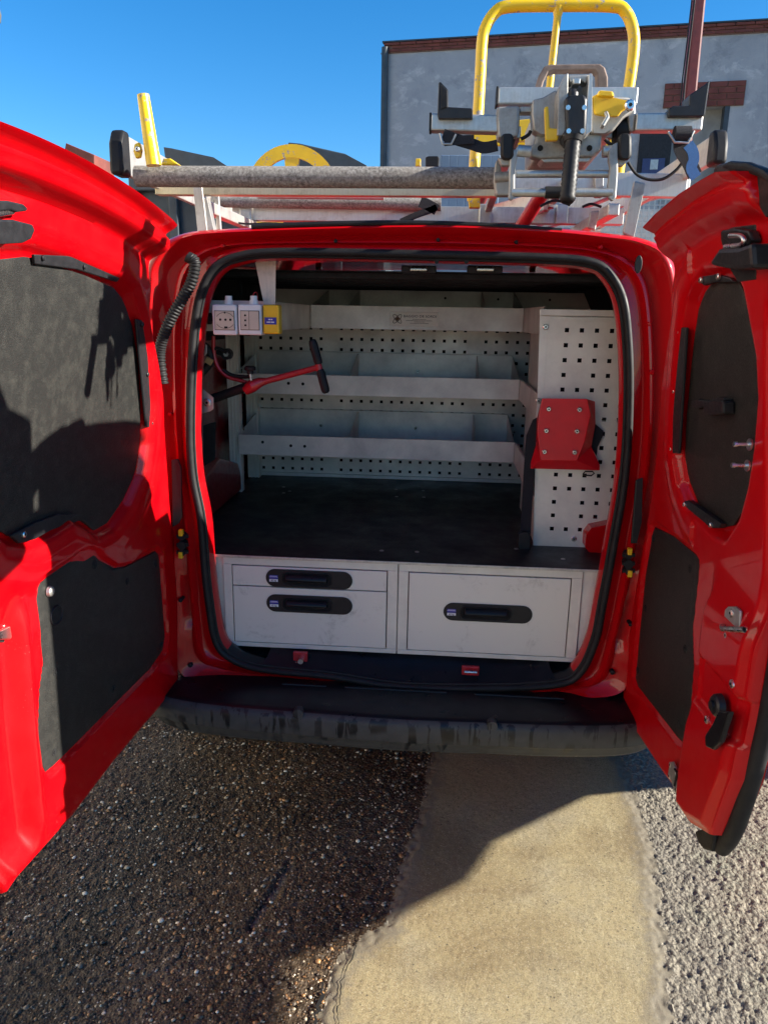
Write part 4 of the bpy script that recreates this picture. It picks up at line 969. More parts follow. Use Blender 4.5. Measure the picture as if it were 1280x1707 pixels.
# right perforated end plate
YP = .211
L0 = hit(888, 910, Y=YP); L1 = hit(899.5, 527, Y=YP); xr_ = .72
PW = xr_-L0[0]
h1 = hit(937.0, 649.5, Y=YP); c0 = (h1[0]-L0[0]); c0 = c0-math.floor((c0-.03)/.0435)*.0435 if False else c0
r0 = (h1[2]-ZT) % .0435
cc = c0
EP = peg('end_plate', (L0[0]-.0, YP, ZT), (1, 0, 0), (0, 0, 1), PW, L1[2]-ZT, 6, 15, .0125, .0435, cc, r0+.0435, SH, MT['cab'], skip=[(1, 1), (1, 2), (1, 11)])
m = MB(); m.box2((L0[0]+.004, YP+.003, ZT+.001), (L0[0]+.006, .70, L1[2])); m.build('end_plate_return', MT['cab'], SH)
m = MB(); m.prism([(L0[0]-.0003, YP+.0002, ZT+.001), (L0[0]-.0003, YP+.0002, L1[2]), (L1[0], YP+.0002, L1[2])], (0, .0015, 0)); m.build('end_plate_edge', MT['cab'], SH)
m = MB(); top = hit(960, 516, Y=YP)[2]; m.box2((L1[0]-.002, YP-.006, L1[2]+.0015), (xr_, YP+.012, top)); m.build('top_flange', MT['cab'], SH, bevel=.0015)
m = MB(); q = hit(940, 527, Y=YP); m.box2((q[0], YP-.004, L1[2]-.012), (xr_, YP-.001, L1[2]-.001)); m.build('label_holder', MT['cab'], SH, bevel=.0008)
for p in ((909, 545), (897, 668), (956, 898)):
    m = MB(); screw(m, hit(*p, Y=YP), (0, -1, 0), .0085, .005); m.build('screw', [MT['chrome'], MT['black']], SH, smooth=True)
m = MB(); m.box2((L0[0]+.01, YP+.05, ZT), (.72, YP+.055, 1.5)); m.build('plate_void', MT['black'], SH)
# name plate
NP = [hit(*p, Y=YF-.002) for p in ((650, 520), (731, 521), (731, 544), (650, 543))]
x0, x1 = NP[0][0], NP[1][0]; z1 = (NP[0][2]+NP[1][2])/2; z0 = (NP[2][2]+NP[3][2])/2
m = MB(); m.box2((x0, YF-.003, z0), (x1, YF-.0005, z1)); npl = m.build('name_plate', MT['label'], None, bevel=.001)
tag(npl, 'cream name plate reading BAGGIO DE SORDI on the top tray front', 'name plate')
wd_, hp_ = x1-x0, z1-z0; cxn, czn = (x0+x1)/2, (z0+z1)/2
text('BAGGIO DE SORDI', 'name_text', npl, x0+wd_*.62, z0+hp_*.70, YF-.0033, hp_*.24, MT['ink'], 1.22)
for k, (s_, fr) in enumerate((('IMPIANTI ELETTRICI SRL', .48), ('BAGGIO DE SORDI VIA ROMA 12 TEL', .39), ('info 045 1234', .30), ('www.baggiodesordi.it', .20))): pass
def dashes(cx, cz, wd, h, seed):
    r_ = random.Random(seed); m = MB(); x = cx-wd/2
    while x < cx+wd/2:
        w_ = r_.uniform(.0012, .004); m.box2((x, YF-.0037, cz-h/2), (min(x+w_, cx+wd/2), YF-.0033, cz+h/2)); x += w_+r_.uniform(.0006, .0016)
    m.build('small_print', MT['ink'], npl)
for k, (cx_, wf, fz) in enumerate(((.61, .28, .49), (.60, .54, .39), (.61, .22, .30), (.61, .38, .20))): dashes(x0+wd_*cx_, z0+hp_*fz, wd_*wf, hp_*.035, k)
ex, ez = x0+wd_*.155, z0+hp_*.5
m = MB(); s_ = hp_*.17; m.prism([(ex-s_, YF-.0033, ez), (ex, YF-.0033, ez-s_), (ex+s_, YF-.0033, ez), (ex, YF-.0033, ez+s_)], (0, -.0004, 0)); m.build('emblem_diamond', MT['brownink'], npl)
for sg in (1, -1):
    m = MB(); P = []
    for t in np.linspace(0, 2*math.pi, 25)[:-1]:
        a_, b_ = math.cos(t)*hp_*.42, math.sin(t)*hp_*.15; c_, s2 = math.cos(rd(45*sg)), math.sin(rd(45*sg)); P.append((ex+(a_*c_-b_*s2), YF-.0036, ez+(a_*s2+b_*c_)))
    m.tube(P, .0011, 6, closed=True); m.build('emblem_ring', MT['ink'], npl)

# ================================================================ RED HOLDER on the end plate, strap, buckle
HY = YP-.07
RH = thing('red_holder', 'red faceted sheet metal holder with six bolts on the perforated end plate', 'tool holder', tuple(hit(940, 725, Y=YP)))
def H(px, py, Y=HY): return hit(px, py, Y=Y)
fr = [H(903, 664), H(978, 665), H(984, 690), H(974, 735), H(961, 768), H(901, 767), H(895, 720), H(897, 700)]
bk = [H(903, 664, YP-.045), H(991, 669, YP-.03), H(992, 706, YP-.03), H(985, 745, YP-.03), H(999, 775, YP-.03), H(999, 784, YP-.035), H(884, 781, YP-.04), H(884, 772, YP-.03), H(893, 742, YP-.03), H(894, 700, YP-.03)]
m = MB(); V = fr+bk
m.add(V, [(7, 6, 5, 4, 3, 2, 1, 0), (0, 1, 9), (1, 2, 10, 9), (2, 3, 11, 10), (3, 4, 12, 11), (4, 13, 12), (4, 5, 14, 13), (5, 15, 14), (5, 6, 16, 15), (6, 7, 17, 16), (7, 0, 8, 17), (0, 9, 8)])
m.build('holder_body', simple('red holder paint', (.66, .004, .014), .45, var=.06, coat=.25), RH, bevel=.0015)
m = MB(); m.box2(tuple(H(905, 690, YP-.03)), tuple(H(975, 760, YP-.004)+(0, 0, 0))); m.build('holder_spacer', MT['blackplastic'], RH)
for p in ((914, 682), (965, 683), (910, 718), (961, 719), (907, 753), (957, 754)):
    m = MB(); screw(m, H(*p, Y=HY-.001), (0, -1, 0), .0075, .006); m.build('bolt', [MT['chrome'], MT['black']], RH, smooth=True)
ST = thing('black_strap', 'black webbing strap with plastic buckle hanging behind the red holder', 'strap', tuple(hit(878, 800, Y=YP-.02)))
m = MB(); m.prism([hit(*p, Y=YP-.018) for p in ((895, 696), (888, 700), (877, 726), (873, 780), (867, 890), (884, 892), (890, 785), (893, 740))], (0, .006, 0)); m.build('strap_web', MT['fabric'], ST, bevel=.001)
m = MB(); m.prism([hit(*p, Y=YP-.012) for p in ((990, 705), (1005, 718), (1004, 728), (996, 745), (994, 760), (984, 745))], (0, .008, 0)); m.build('strap_web', MT['fabric'], ST, bevel=.001)
m = MB(); m.prism([hit(*p, Y=YP-.045) for p in ((864, 890), (870, 887), (882, 888), (885, 896), (884, 916), (876, 922), (865, 920), (862, 908))], (0, .02, 0)); m.build('buckle', MT['blackplastic'], ST, bevel=.004, smooth=True)
m = MB(); m.tube([hit(*p, Y=YP-.02) for p in ((975, 786), (987, 786), (990, 789), (985, 793), (975, 792), (972, 789))], .0022, 8, closed=True); m.build('strap_loop', MT['blackplastic'], ST, smooth=True)

# ================================================================ SOCKETS, YELLOW BOX, BRACKET
YK = .02
BR = thing('hanging_bracket', 'scratched pale metal bracket plate hanging from the roof above the sockets', 'bracket', tuple(hit(443, 475, Y=YK)))
m = MB(); m.prism([hit(*p, Y=YK) for p in ((424, 430), (460, 430), (459, 508), (440, 508))], (0, .004, 0)); m.build('bracket_plate', alu_mat('scratched pale plate', (.72, .66, .55), .4, m=.2), BR, bevel=.001)
def socket(q, lab, kind):
    x0, z1 = xz(q[0], q[1], YK-.05); x1, z0 = xz(q[2], q[3], YK-.05); c = np.array(((x0+x1)/2, YK-.02, (z0+z1)/2)); wd, ht = x1-x0, z1-z0
    o = thing('socket_box', lab, 'socket', tuple(c))
    m = MB(); m.box2((x0, YK-.05, z0), (x1, YK, z1)); m.build('housing', MT['white'], o, bevel=.005, seg=3)
    m = MB(); ix0, ix1, iz0, iz1 = x0+wd*.12, x1-wd*.10, z0+ht*.18, z1-ht*.22
    m.box2((ix0-.0015, YK-.0515, iz0-.0015), (ix1+.0015, YK-.0495, iz1+.0015)); m.build('insert_gap', MT['black'], o)
    m = MB(); m.box2((ix0, YK-.0535, iz0), (ix1, YK-.0505, iz1)); m.build('insert', MT['cream'], o, bevel=.0006)
    cx, cz = (ix0+ix1)/2, (iz0+iz1)/2; m = MB()
    if kind == 0:
        for dx in (-.014, 0.0005, .014): m.cyl((cx+dx+.003, YK-.0532, cz+.002), (cx+dx+.003, YK-.0542, cz+.002), .0033 if dx else .0026, 12)
        m.cyl((cx+.002, YK-.0532, iz1-.004), (cx+.002, YK-.0542, iz1-.004), .0025, 8); m.box((cx+.004, YK-.054, iz0+.006), (.009, .001, .005))
        m.tube([(cx+.002+math.cos(a)*.026, YK-.0538, cz+math.sin(a)*.021) for a in np.linspace(.5, 2.64, 12)], .0006, 6); m.tube([(cx+.002+math.cos(a)*.026, YK-.0538, cz+math.sin(a)*.021) for a in np.linspace(3.64, 5.78, 12)], .0006, 6)
    else:
        for dz in (-.013, 0, .013): m.cyl((ix0+wd*.2, YK-.0532, cz+dz), (ix0+wd*.2, YK-.0542, cz+dz), .0028, 12); 
        m.box((ix0+wd*.36, YK-.0538, cz), (.0008, .001, iz1-iz0))
    m.build('pin_holes', MT['black'], o)
    m = MB(); gx = x0+wd*.60; m.cyl((gx, YK-.025, z1-.002), (gx, YK-.025, z1+.012), .0115, 8); m.cyl((gx, YK-.025, z1+.012), (gx, YK-.025, z1+.023), .0095, 16); m.build('cable_gland', MT['white'], o, smooth=True, angle=30)
    return o
socket((353, 506, 395.5, 559), 'white socket box with three round pin holes in a row, left of the pair', 'SK', ) if False else None
s1 = socket((353, 507, 395.5, 559), 'left white socket box whose cream insert has a round two pin outlet', 0)
s2 = socket((396.5, 507, 436.5, 559), 'right white socket box beside the yellow box with a vertical three hole outlet', 1)
m = MB(); c0_ = WL[s2.name]; m.tube(spline([c0_+(.005, -.005, .05), c0_+(.006, -.006, .068), c0_+(.014, -.0, .072), c0_+(.012, .02, .05)], 6, False), .0012, 6); m.build('thin_wire', MT['redpaint2'], s2, smooth=True)
x0, z1 = xz(438, 508, YK-.045); x1, z0 = xz(466, 557, YK-.045)
YBX = thing('yellow_box', 'small yellow plastic box with dark blue label hanging right of the sockets', 'plastic box', ((x0+x1)/2, YK, z0))
m = MB(); m.box2((x0, YK-.045, z0), (x1, YK-.006, z1)); m.build('box_shell', MT['yellowbox'], YBX, bevel=.004, seg=3)
lx0, lz1 = xz(441, 529, YK-.046); lx1, lz0 = xz(461, 541, YK-.046); m = MB(); m.box2((lx0, YK-.0463, lz0), (lx1, YK-.0455, lz1)); bl = m.build('blue_label', MT['blueink'], YBX, bevel=.0005)
m = MB(); cz = (lz0+lz1)/2; cx = (lx0+lx1)/2
for dz, ws in ((.0038, (.006, .004)), (-.0032, (.010, .009))):
    x = cx-sum(ws)/2-.0008
    for w_ in ws: m.box2((x, YK-.0467, cz+dz-.0014), (x+w_, YK-.0464, cz+dz+.0014)); x += w_+.0016
m.build('label_print', MT['whiteink'], bl)
m = MB(); c = hit(345, 531, Y=YK-.01); m.cyl(c+(-.05, 0, 0), c+(.015, 0, 0), .008, 14); m.tube([c+(-.012, 0, 0), c+(.012, 0, 0)], .016, 14); g_ = m.build('cable_plug', MT['rubber'], None, smooth=True); tag(g_, 'black cable plug entering the left socket box from the side', 'plug')

# ================================================================ RED T HANDLE LEVER, TUBE, CABLE
YT = .08
TL = thing('lever_arm', 'red painted lever with black rubber T grip reaching over the trays', 'lever', tuple(hit(430, 638, Y=YT)))
m = MB(); m.tube([hit(345, 668, Y=YT+.03), hit(425, 640, Y=YT)], .0135, 16); m.build('black_tube', MT['rubber'], TL, smooth=True)
m = MB(); a, b, c = hit(415, 645, Y=YT), hit(434, 637, Y=YT), hit(532, 612, Y=YT-.03)
m.tube([a+(-.012, 0, -.012), a+(.0, 0, -.004), a+(.012, -.004, .004), b, b+(.02, 0, .004), c], [.013, .017, .0185, .014, .009, .0085], 16); m.tube([hit(528, 597, Y=YT-.03), hit(535, 626, Y=YT-.03)], .0095, 14); m.build('red_bar', MT['redpaint2'], TL, smooth=True)
for q in (((521, 569), (531, 605)), ((534, 618), (543, 652))):
    p_, r_ = hit(*q[0], Y=YT-.03), hit(*q[1], Y=YT-.03); d_ = (r_-p_)/np.linalg.norm(r_-p_); m = MB(); m.tube([p_-d_*.006, p_-d_*.003, p_+d_*.006, r_-d_*.006, r_+d_*.002, r_+d_*.006], [.005, .010, .0125, .0125, .011, .006], 16); m.build('grip', MT['rubber'], TL, smooth=True)
k = hit(417, 614, Y=YT-.02); m = MB(); m.tube([k+(0, 0, -.006), k+(0, 0, -.003), k+(0, 0, .003), k+(0, 0, .007)], [.014, .017, .017, .012], 12); m.cyl(k+(0, 0, -.006), k+(0, 0, -.016), .010, 12); m.build('clamp_knob', MT['rubber'], TL, smooth=True)
m = MB(); m.cyl(k+(0, 0, -.016), k+(.002, 0, -.035), .004, 10); m.build('knob_stem', MT['chrome'], TL, smooth=True)
m = MB(); m.prism([hit(*p, Y=.03) for p in ((326, 646), (340, 650), (356, 663), (356, 682), (350, 686), (328, 692))], (0, .005, 0)); m.build('hinge_bracket', MT['galv'], TL, bevel=.001)
m = MB(); screw(m, hit(346, 671, Y=.03), (0, -1, 0), .011, .006); m.build('bolt', [MT['chrome'], MT['black']], TL, smooth=True)
CA = thing('cable_bundle', 'red and black cables curving behind the sockets down to the lever', 'cable', tuple(hit(365, 610, Y=.12)))
for pts, r_, mt in (([(356, 560), (357, 590), (364, 612), (380, 628), (400, 634), (412, 638)], .006, 'redpaint2'), ([(372, 616), (385, 625), (402, 628), (416, 628)], .006, 'rubber'), ([(330, 572), (345, 580), (352, 600), (340, 618), (330, 628)], .012, 'rubber'), ([(332, 580), (350, 588), (362, 580), (378, 588)], .005, 'rubber')):
    m = MB(); m.tube(spline([hit(*p, Y=.11) for p in pts], 6, False), r_, 12); m.build('cable', MT[mt], CA, smooth=True)
m = MB(); c = hit(349, 602, Y=.09); m.box(c, (.020, .01, .018), Matrix.Rotation(rd(30), 3, 'Y')); m.build('cable_tag', simple('tan tape', (.42, .26, .10), .6), CA, bevel=.001)
m = MB(); m.prism([hit(*p, Y=.05) for p in ((328, 562), (334, 563), (336, 572), (345, 575), (345, 590), (338, 596), (327, 598))], (0, .004, 0)); pb = m.build('small_bracket_plate', MT['galv'], VAN, bevel=.001)
c = hit(379, 590, Y=.2); m = MB(); m.bar(c+(-.03, 0, .01), c, .02, .022); m.tube([c+(0, .01, 0), c+(0, -.012, 0)], .017, 16); m.tube([c+(0, -.012, 0), c+(0, -.016, 0)], .008, 6, mi=1); m.build('pipe_clip', [MT['blackplastic'], MT['galv']], SH, smooth=True)
c = hit(372, 496, Y=.35); m = MB(); m.tube(spline([hit(*p, Y=.3) for p in ((345, 500), (352, 470), (375, 455), (400, 470), (402, 492))], 6, False), .004, 8); m.build('cable', MT['rubber'], CA, smooth=True)
# ================================================================ ROOF RACK AND LOAD
def plate(pts, Y, th, name, mat, parent, bevel=.002, smooth=False):
    m = MB(); m.prism([hit(*p, Y=Y) for p in pts], (0, th, 0)); return m.build(name, mat, parent, bevel=bevel, smooth=smooth)
def rod(a, b, Y, r, name, mat, parent, Y2=None, n=16):
    m = MB(); m.cyl(hit(*a, Y=Y), hit(*b, Y=Y if Y2 is None else Y2), r, n); return m.build(name, mat, parent, smooth=True)
def sbar(a, b, Y, w_, h, name, mat, parent, Y2=None, bevel=.002):
    m = MB(); m.bar(hit(*a, Y=Y), hit(*b, Y=Y if Y2 is None else Y2), w_, h); return m.build(name, mat, parent, bevel=bevel)
RK = thing('roof_rack', 'weathered aluminium roof rack with cross bars on the van roof', 'roof rack', (0, .5, 1.74))
A_, C_, G_ = MT['alu'], MT['cast'], MT['galv']
# rear uprights
plate([(322, 311), (337, 311), (346, 388), (330, 391)], -.02, .004, 'upright', A_, RK)
plate([(338, 330), (345, 329), (357, 384), (345, 387)], -.015, .03, 'upright', G_, RK)
plate([(1057, 301), (1076, 305), (1056, 398), (1038, 390)], -.02, .012, 'upright', C_, RK, .004)
plate([(984, 352), (999, 350), (992, 385), (979, 380)], .1, .012, 'upright', C_, RK, .004)
for p, q in (((362, 325), (366, 384)), ((356, 325), (352, 350))): sbar(p, q, .1, .012, .012, 'upright', A_, RK)
# cross bars
cb = sbar((262, 318), (828, 321), .03, .03, .024, 'cross_bar', alu_mat('yellowed aluminium bar', (.66, .58, .40), .4), RK)
sbar((848, 305), (1142, 311), .12, .03, .058, 'cross_bar', A_, RK)
sbar((390, 355), (1037, 362), .55, .04, .050, 'cross_bar', A_, RK)
for px in (410, 808, 936): c = hit(px, 357, Y=.52); m = MB(); m.box(c, (.04, .012, .062)); m.build('bar_clamp', G_, RK, bevel=.004)
for x in (-.56, .52):
    m = MB(); m.bar((x, .02, 1.775), (x, 2.0, 1.795), .03, .03); m.build('side_rail', A_, RK, bevel=.003)
for y in (1.2, 1.9):
    m = MB(); m.bar((-.6, y, 1.81), (.6, y, 1.81), .03, .03); m.build('cross_bar', A_, RK, bevel=.003)
    for x in (-.56, .52): m = MB(); m.bar((x, y, 1.72), (x, y, 1.80), .03, .03); m.build('upright', A_, RK, bevel=.003)
m = MB(); m.cyl(hit(228, 294, Y=-.2), hit(824, 297, Y=-.2), .0238, 28); m.cyl(hit(824, 297, Y=-.2), hit(834, 297, Y=-.2), .008, 12); r1 = m.build('lichen_roller', MT['roller'], None, smooth=True, angle=40)
tag(r1, 'long grey roller bar mottled with lichen across the rear of the roof rack', 'roller bar')
m = MB(); m.cyl(hit(368, 335, Y=.5), hit(735, 341, Y=.5), .020, 24); r2 = m.build('second_roller', MT['roller'], None, smooth=True, angle=40)
tag(r2, 'second shorter stained roller tube below and behind the long roller', 'roller bar')
rod((430, 328), (640, 330), .45, .006, 'brace_rod', G_, RK)
# ladders
LA = thing('aluminium_ladder', 'aluminium ladder with black end caps lying along the rack', 'ladder', (0, 1.2, 1.85))
def rail(px, py0, py1, Y0, Y1, mat, side, w_=.028):
    p, q = hit(px, py0, Y=Y0), hit(px, py1, Y=Y0); x = p[0]; z1, z0 = p[2], q[2]
    m = MB(); m.box2((x-w_, Y0, z0), (x, Y1, z1)) if side < 0 else m.box2((x, Y0, z0), (x+w_, Y1, z1)); m.build('ladder_rail', mat, LA, bevel=.003)
    m = MB(); x0, x1 = (x-w_-.012, x+.004) if side < 0 else (x-.004, x+w_+.012)
    m.prism([(x0, Y0-.03, z0-.006), (x0, Y0-.026, z1-.03), (x0, Y0-.004, z1+.008), (x0, Y0+.03, z1+.008), (x0, Y0+.03, z0-.006)], (x1-x0, 0, 0)); m.build('end_cap', MT['rubber'], LA, bevel=.008, smooth=True)
    return x, z0, z1
xl_, zl0, zl1 = rail(206, 222, 290, -.2, 2.9, A_, -1, .016)
xr_2, zr0, zr1 = rail(1190, 222, 272, -.12, 2.9, A_, 1, .016)
for y in (.35, .65, .95, 1.25, 1.55, 1.85, 2.15, 2.45, 2.75):
    m = MB(); m.cyl((xl_-.01, y, zl0+.03), (xr_2+.01, y, zl0+.03), .014, 12)
    if y > 1.2: m.build('rung', A_, LA, smooth=True)
L2 = thing('red_ladder_frame', 'red and aluminium sloping ladder section under the hand truck', 'ladder', (.3, 1.5, 1.8))
for a, b, w_ in (((905, 372), (1145, 300), .02), ((870, 378), (1052, 300), .02), ((695, 385), (920, 330), .016), ((800, 384), (910, 335), .014)):
    m = MB(); P, Q = hit(*a, Y=1.8), hit(*b, Y=.35); m.bar(P, Q, w_, .05); m.bar(P+(0, 0, -.028), Q+(0, 0, -.028), w_*.9, .004, mi=1); m.build('stile', [A_, MT['redpaint2']], L2, bevel=.001)
m = MB(); m.cyl(hit(868, 378, Y=.35), hit(918, 300, Y=.2), .020, 18); m.build('red_tube', MT['redpaint2'], L2, smooth=True)
m = MB(); m.cyl(hit(798, 345, Y=.9), hit(822, 290, Y=.5), .016, 18); m.build('red_tube', MT['redpaint2'], L2, smooth=True)
for a, b in (((880, 352), (960, 350)), ((905, 372), (1010, 366)), ((840, 378), (900, 340))):
    m = MB(); m.bar(hit(*a, Y=1.2), hit(*b, Y=1.2), .014, .014); m.build('rung', MT['redpaint2'], L2, bevel=.002)
# pull handle post (yellow, left)
YPT = thing('yellow_post', 'chipped yellow tube post standing on the left end of the rack', 'post', tuple(hit(250, 273, Y=.05)))
m = MB(); m.cyl(hit(257, 276, Y=-.24), hit(239, 158, Y=-.24), .0172, 20, r2=.0135); m.build('tube', MT['yellow'], YPT, smooth=True, angle=40)
plate([(224, 240), (232, 236), (236, 250), (234, 262), (226, 264), (222, 252)], -.25, .012, 'lug', MT['yellow'], YPT, .003)
m = MB(); screw(m, hit(230, 249, Y=-.252), (0, -1, 0), .006, .005); m.build('lug_bolt', [MT['chrome'], MT['black']], YPT, smooth=True)
plate([(268, 275), (272, 264), (284, 264), (300, 275)], -.14, .02, 'foot', MT['yellow'], YPT, .003)
# yellow wheel
WH = thing('spoked_wheel', 'large yellow cut out wheel disc rising behind the lichen stained roller', 'wheel', tuple(hit(487, 325, Y=1.1)))
cW = hit(487, 325, Y=1.1); RW = np.linalg.norm(hit(487, 240, Y=1.1)-cW)
def ringseg(a0, a1, r0, r1, n=14): return [(cW[0]+math.cos(a)*r1, 1.1, cW[2]+math.sin(a)*r1) for a in np.linspace(a0, a1, n)]+[(cW[0]+math.cos(a)*r0, 1.1, cW[2]+math.sin(a)*r0) for a in np.linspace(a1, a0, n)]
m = MB()
for k in range(4): m.prism(ringseg(k*math.pi/2, (k+1)*math.pi/2, RW*.74, RW), (0, .02, 0))
m.build('rim', MT['yellow'], WH, smooth=False)
for a in (rd(90), rd(18), rd(162), rd(234), rd(306)):
    m = MB(); d = np.array((math.cos(a), 0, math.sin(a))); n2 = np.array((-d[2], 0, d[0])); c = cW+(0, .002, 0)
    m.prism([c+n2*RW*.10, c+d*RW*.76+n2*RW*.16, c+d*RW*.76-n2*RW*.16, c-n2*RW*.10], (0, .016, 0)); m.build('spoke', MT['yellow'], WH)
m = MB(); m.cyl(cW+(0, -.01, 0), cW+(0, .04, 0), RW*.2, 20); m.build('hub', MT['yellow'], WH, smooth=True, bevel=.002)
# hand truck frame
HT = thing('hand_truck', 'yellow tube hand truck lying on the rack with its loop handle up', 'hand truck', tuple(hit(925, 200, Y=.35)))
YH = .35
P = [hit(*p, Y=YH) for p in ((787, 335), (790, 280), (796, 200), (800, 130), (803, 75), (808, 48), (824, 22), (848, 11), (930, 9), (1020, 10), (1042, 20), (1054, 48), (1056, 80), (1050, 130), (1044, 165))]
P[0] += np.array((0, .0, 0))
m = MB(); m.tube(spline(P, 5, False), .0165, 18); m.build('loop_tube', MT['yellow'], HT, smooth=True)
m = MB(); m.tube([hit(*p, Y=YH) for p in ((1044, 165), (1034, 260), (1025, 330))], .0165, 16); m.build('loop_tube', MT['yellow'], HT, smooth=True)
m = MB(); m.cyl(hit(930, 18, Y=YH), hit(914, 160, Y=YH), .011, 14); m.tube([hit(930, 12, Y=YH), hit(929, 28, Y=YH)], [.018, .011], 14); m.build('middle_bar', MT['yellow'], HT, smooth=True)
sbar((786, 233), (1040, 240), YH-.03, .012, .03, 'cross_plate', MT['yellow'], HT)
plate([(862, 200), (884, 198), (882, 234), (862, 236)], .25, .02, 'cross_plate', MT['yellow'], HT); plate([(780, 328), (800, 328), (800, 346), (782, 346)], .33, .03, 'foot_plate', MT['yellow'], HT)
plate([(692, 277), (693, 264), (701, 264), (701, 277)], .3, .02, 'yellow_tab', MT['yellow'], HT)
plate([(709, 277), (709, 262), (714, 260), (730, 260), (732, 264), (731, 278)], .2, .02, 'rubber_foot', MT['rubber'], HT, .004)

# ladder clamp assembly
LC = thing('ladder_clamp', 'cast aluminium ladder clamp with long black lever and yellow latches', 'clamp', tuple(hit(950, 230, Y=-.1)))
YC = -.48
# cross tube
m = MB(); m.bar(hit(718, 206, Y=YC+.03), hit(830, 209, Y=YC+.03), .031, .031); m.build('cross_tube', A_, LC, bevel=.003)
m = MB(); m.bar(hit(1056, 206, Y=YC+.03), hit(1167, 206, Y=YC+.03), .031, .031); m.build('cross_tube', A_, LC, bevel=.003)
m = MB(); m.box(hit(718, 206, Y=YC+.03)+(-.001, 0, 0), (.004, .033, .033)); m.build('tube_end', MT['rubber'], LC, bevel=.001)
m = MB(); m.bar(hit(829, 163, Y=YC+.06), hit(1060, 163, Y=YC+.06), .034, .031); m.build('upper_tube', A_, LC, bevel=.003)
m = MB(); m.box(hit(829, 163, Y=YC+.06)+(-.002, 0, 0), (.004, .036, .033)); m.build('tube_end', MT['rubber'], LC, bevel=.001)
# L stops
for pts in ([(731, 137), (734, 136), (747, 150), (747, 178), (786, 180), (788, 184), (788, 197), (731, 197), (729, 190)], [(1183, 134), (1178, 138), (1149, 158), (1148, 176), (1122, 176), (1114, 182), (1115, 194), (1172, 194), (1175, 190)]):
    plate(pts, YC, .05, 'rubber_stop', MT['blackplastic'], LC, .002)
plate([(735, 140), (745, 150), (745, 178), (735, 182)], YC-.004, .004, 'stop_face', MT['rubber'], LC, .001)
# brackets around the arms
plate([(828, 177), (866, 176), (866, 205), (863, 228), (830, 230), (827, 200)], YC+.01, .05, 'arm_bracket', C_, LC, .005)
plate([(866, 171), (888, 171), (888, 200), (884, 216), (888, 224), (868, 224)], YC+.03, .03, 'arm_bracket', C_, LC, .004) if False else None
plate([(866, 177), (888, 177), (888, 187), (866, 187)], YC+.02, .03, 'arm_bracket', C_, LC, .003)
plate([(1052, 170), (1058, 164), (1060, 186), (1056, 220), (1048, 218), (1045, 190)], YC+.02, .04, 'arm_bracket', C_, LC, .004)
# black wheels behind and pads
for px, py in ((846, 222), (1034, 218)):
    c = hit(px, py, Y=YC+.05); m = MB(); m.tube([c+(-.015, 0, 0), c+(-.012, 0, 0), c+(.012, 0, 0), c+(.015, 0, 0)], [.018, .027, .027, .018], 20); m.build('rubber_wheel', MT['rubber'], LC, smooth=True)
for x0, x1 in ((835, 856), (1031, 1053)):
    plate([(x0+3, 222), (x1-3, 222), (x1, 228), (x1, 258), (x1-3, 265), (x0+3, 265), (x0, 258), (x0, 228)], YC-.02, .025, 'rubber_pad', MT['rubber'], LC, .006, True)
# cast side cheeks
plate([(888, 166), (905, 162), (925, 150), (929, 152), (930, 215), (918, 224), (900, 224), (889, 216), (886, 190)], YC-.005, .04, 'cast_cheek', C_, LC, .006, True)
plate([(982, 165), (1012, 160), (1048, 162), (1057, 170), (1057, 184), (1040, 196), (1024, 216), (1012, 223), (986, 222), (980, 200)], YC+.0, .035, 'cast_cheek', C_, LC, .006, True)
plate([(893, 225), (1003, 222), (1001, 250), (988, 261), (900, 264), (884, 260), (884, 244), (890, 240)], YC+.012, .035, 'cast_base', C_, LC, .004)
plate([(900, 264), (988, 262), (980, 270), (906, 271)], YC+.02, .06, 'base_lip', A_, LC, .002)
for p in ((900, 247), (982, 247)):
    c = hit(*p, Y=YC+.011); m = MB(); m.cyl(c, c+(0, -.001, 0), .0055, 12); m.build('bolt_hole', MT['black'], LC)
# channel column
plate([(930, 150), (941, 124), (947, 121), (946, 216), (938, 226), (928, 226)], YC-.05, .08, 'column_flange', C_, LC, .002)
plate([(981, 122), (987, 122), (986, 218), (975, 226), (974, 218)], YC-.045, .08, 'column_flange', A_, LC, .002)
plate([(943, 126), (982, 124), (976, 150), (972, 216), (944, 216)], YC+.01, .02, 'column_web', C_, LC, .002)
plate([(946, 126), (982, 124), (976, 140), (968, 134), (958, 134), (951, 140)], YC-.03, .03, 'column_cap', C_, LC, .003)
plate([(955, 130), (968, 130), (967, 140), (955, 140)], YC-.045, .03, 'cap_pin', G_, LC, .002)
# lever handle
plate([(946, 158), (976, 158), (979, 165), (977, 224), (968, 240), (944, 240), (936, 224), (944, 215), (942, 165)], YC-.065, .05, 'lever_base', MT['blackplastic'], LC, .005, True)
c = hit(954, 159, Y=YC-.04); m = MB(); m.tube([c+(0, 0, .010), c+(0, 0, .004), c+(0, 0, -.01)], [.006, .011, .012], 16); m.build('lever_nose', MT['blackplastic'], LC, smooth=True)
a, b = hit(955, 232, Y=YC-.075), hit(945, 338, Y=YC-.10); d = b-a
n_g = 27; m = MB(); m.tube([a+d*(i/n_g) for i in range(n_g+1)], [.0168 if i < 1 else (.016 if i < 2 else ((.0142+.0009*((i % 2)*2-1)) if i < n_g else .010)) for i in range(n_g+1)], 20); m.build('lever_grip', MT['rubber'], LC, smooth=True, angle=180)
m = MB(); m.tube([a+d*-.02, a+d*.05], [.0195, .0165], 20); m.build('grip_collar', MT['rubber'], LC, smooth=True)
for p in ((946, 180), (973, 180), (947, 219), (970, 219)):
    c = hit(*p, Y=YC-.068); m = MB(); m.tube([c, c+(0, -.004, 0)], .0045, 8); m.build('bolt', MT['chrome'], LC)
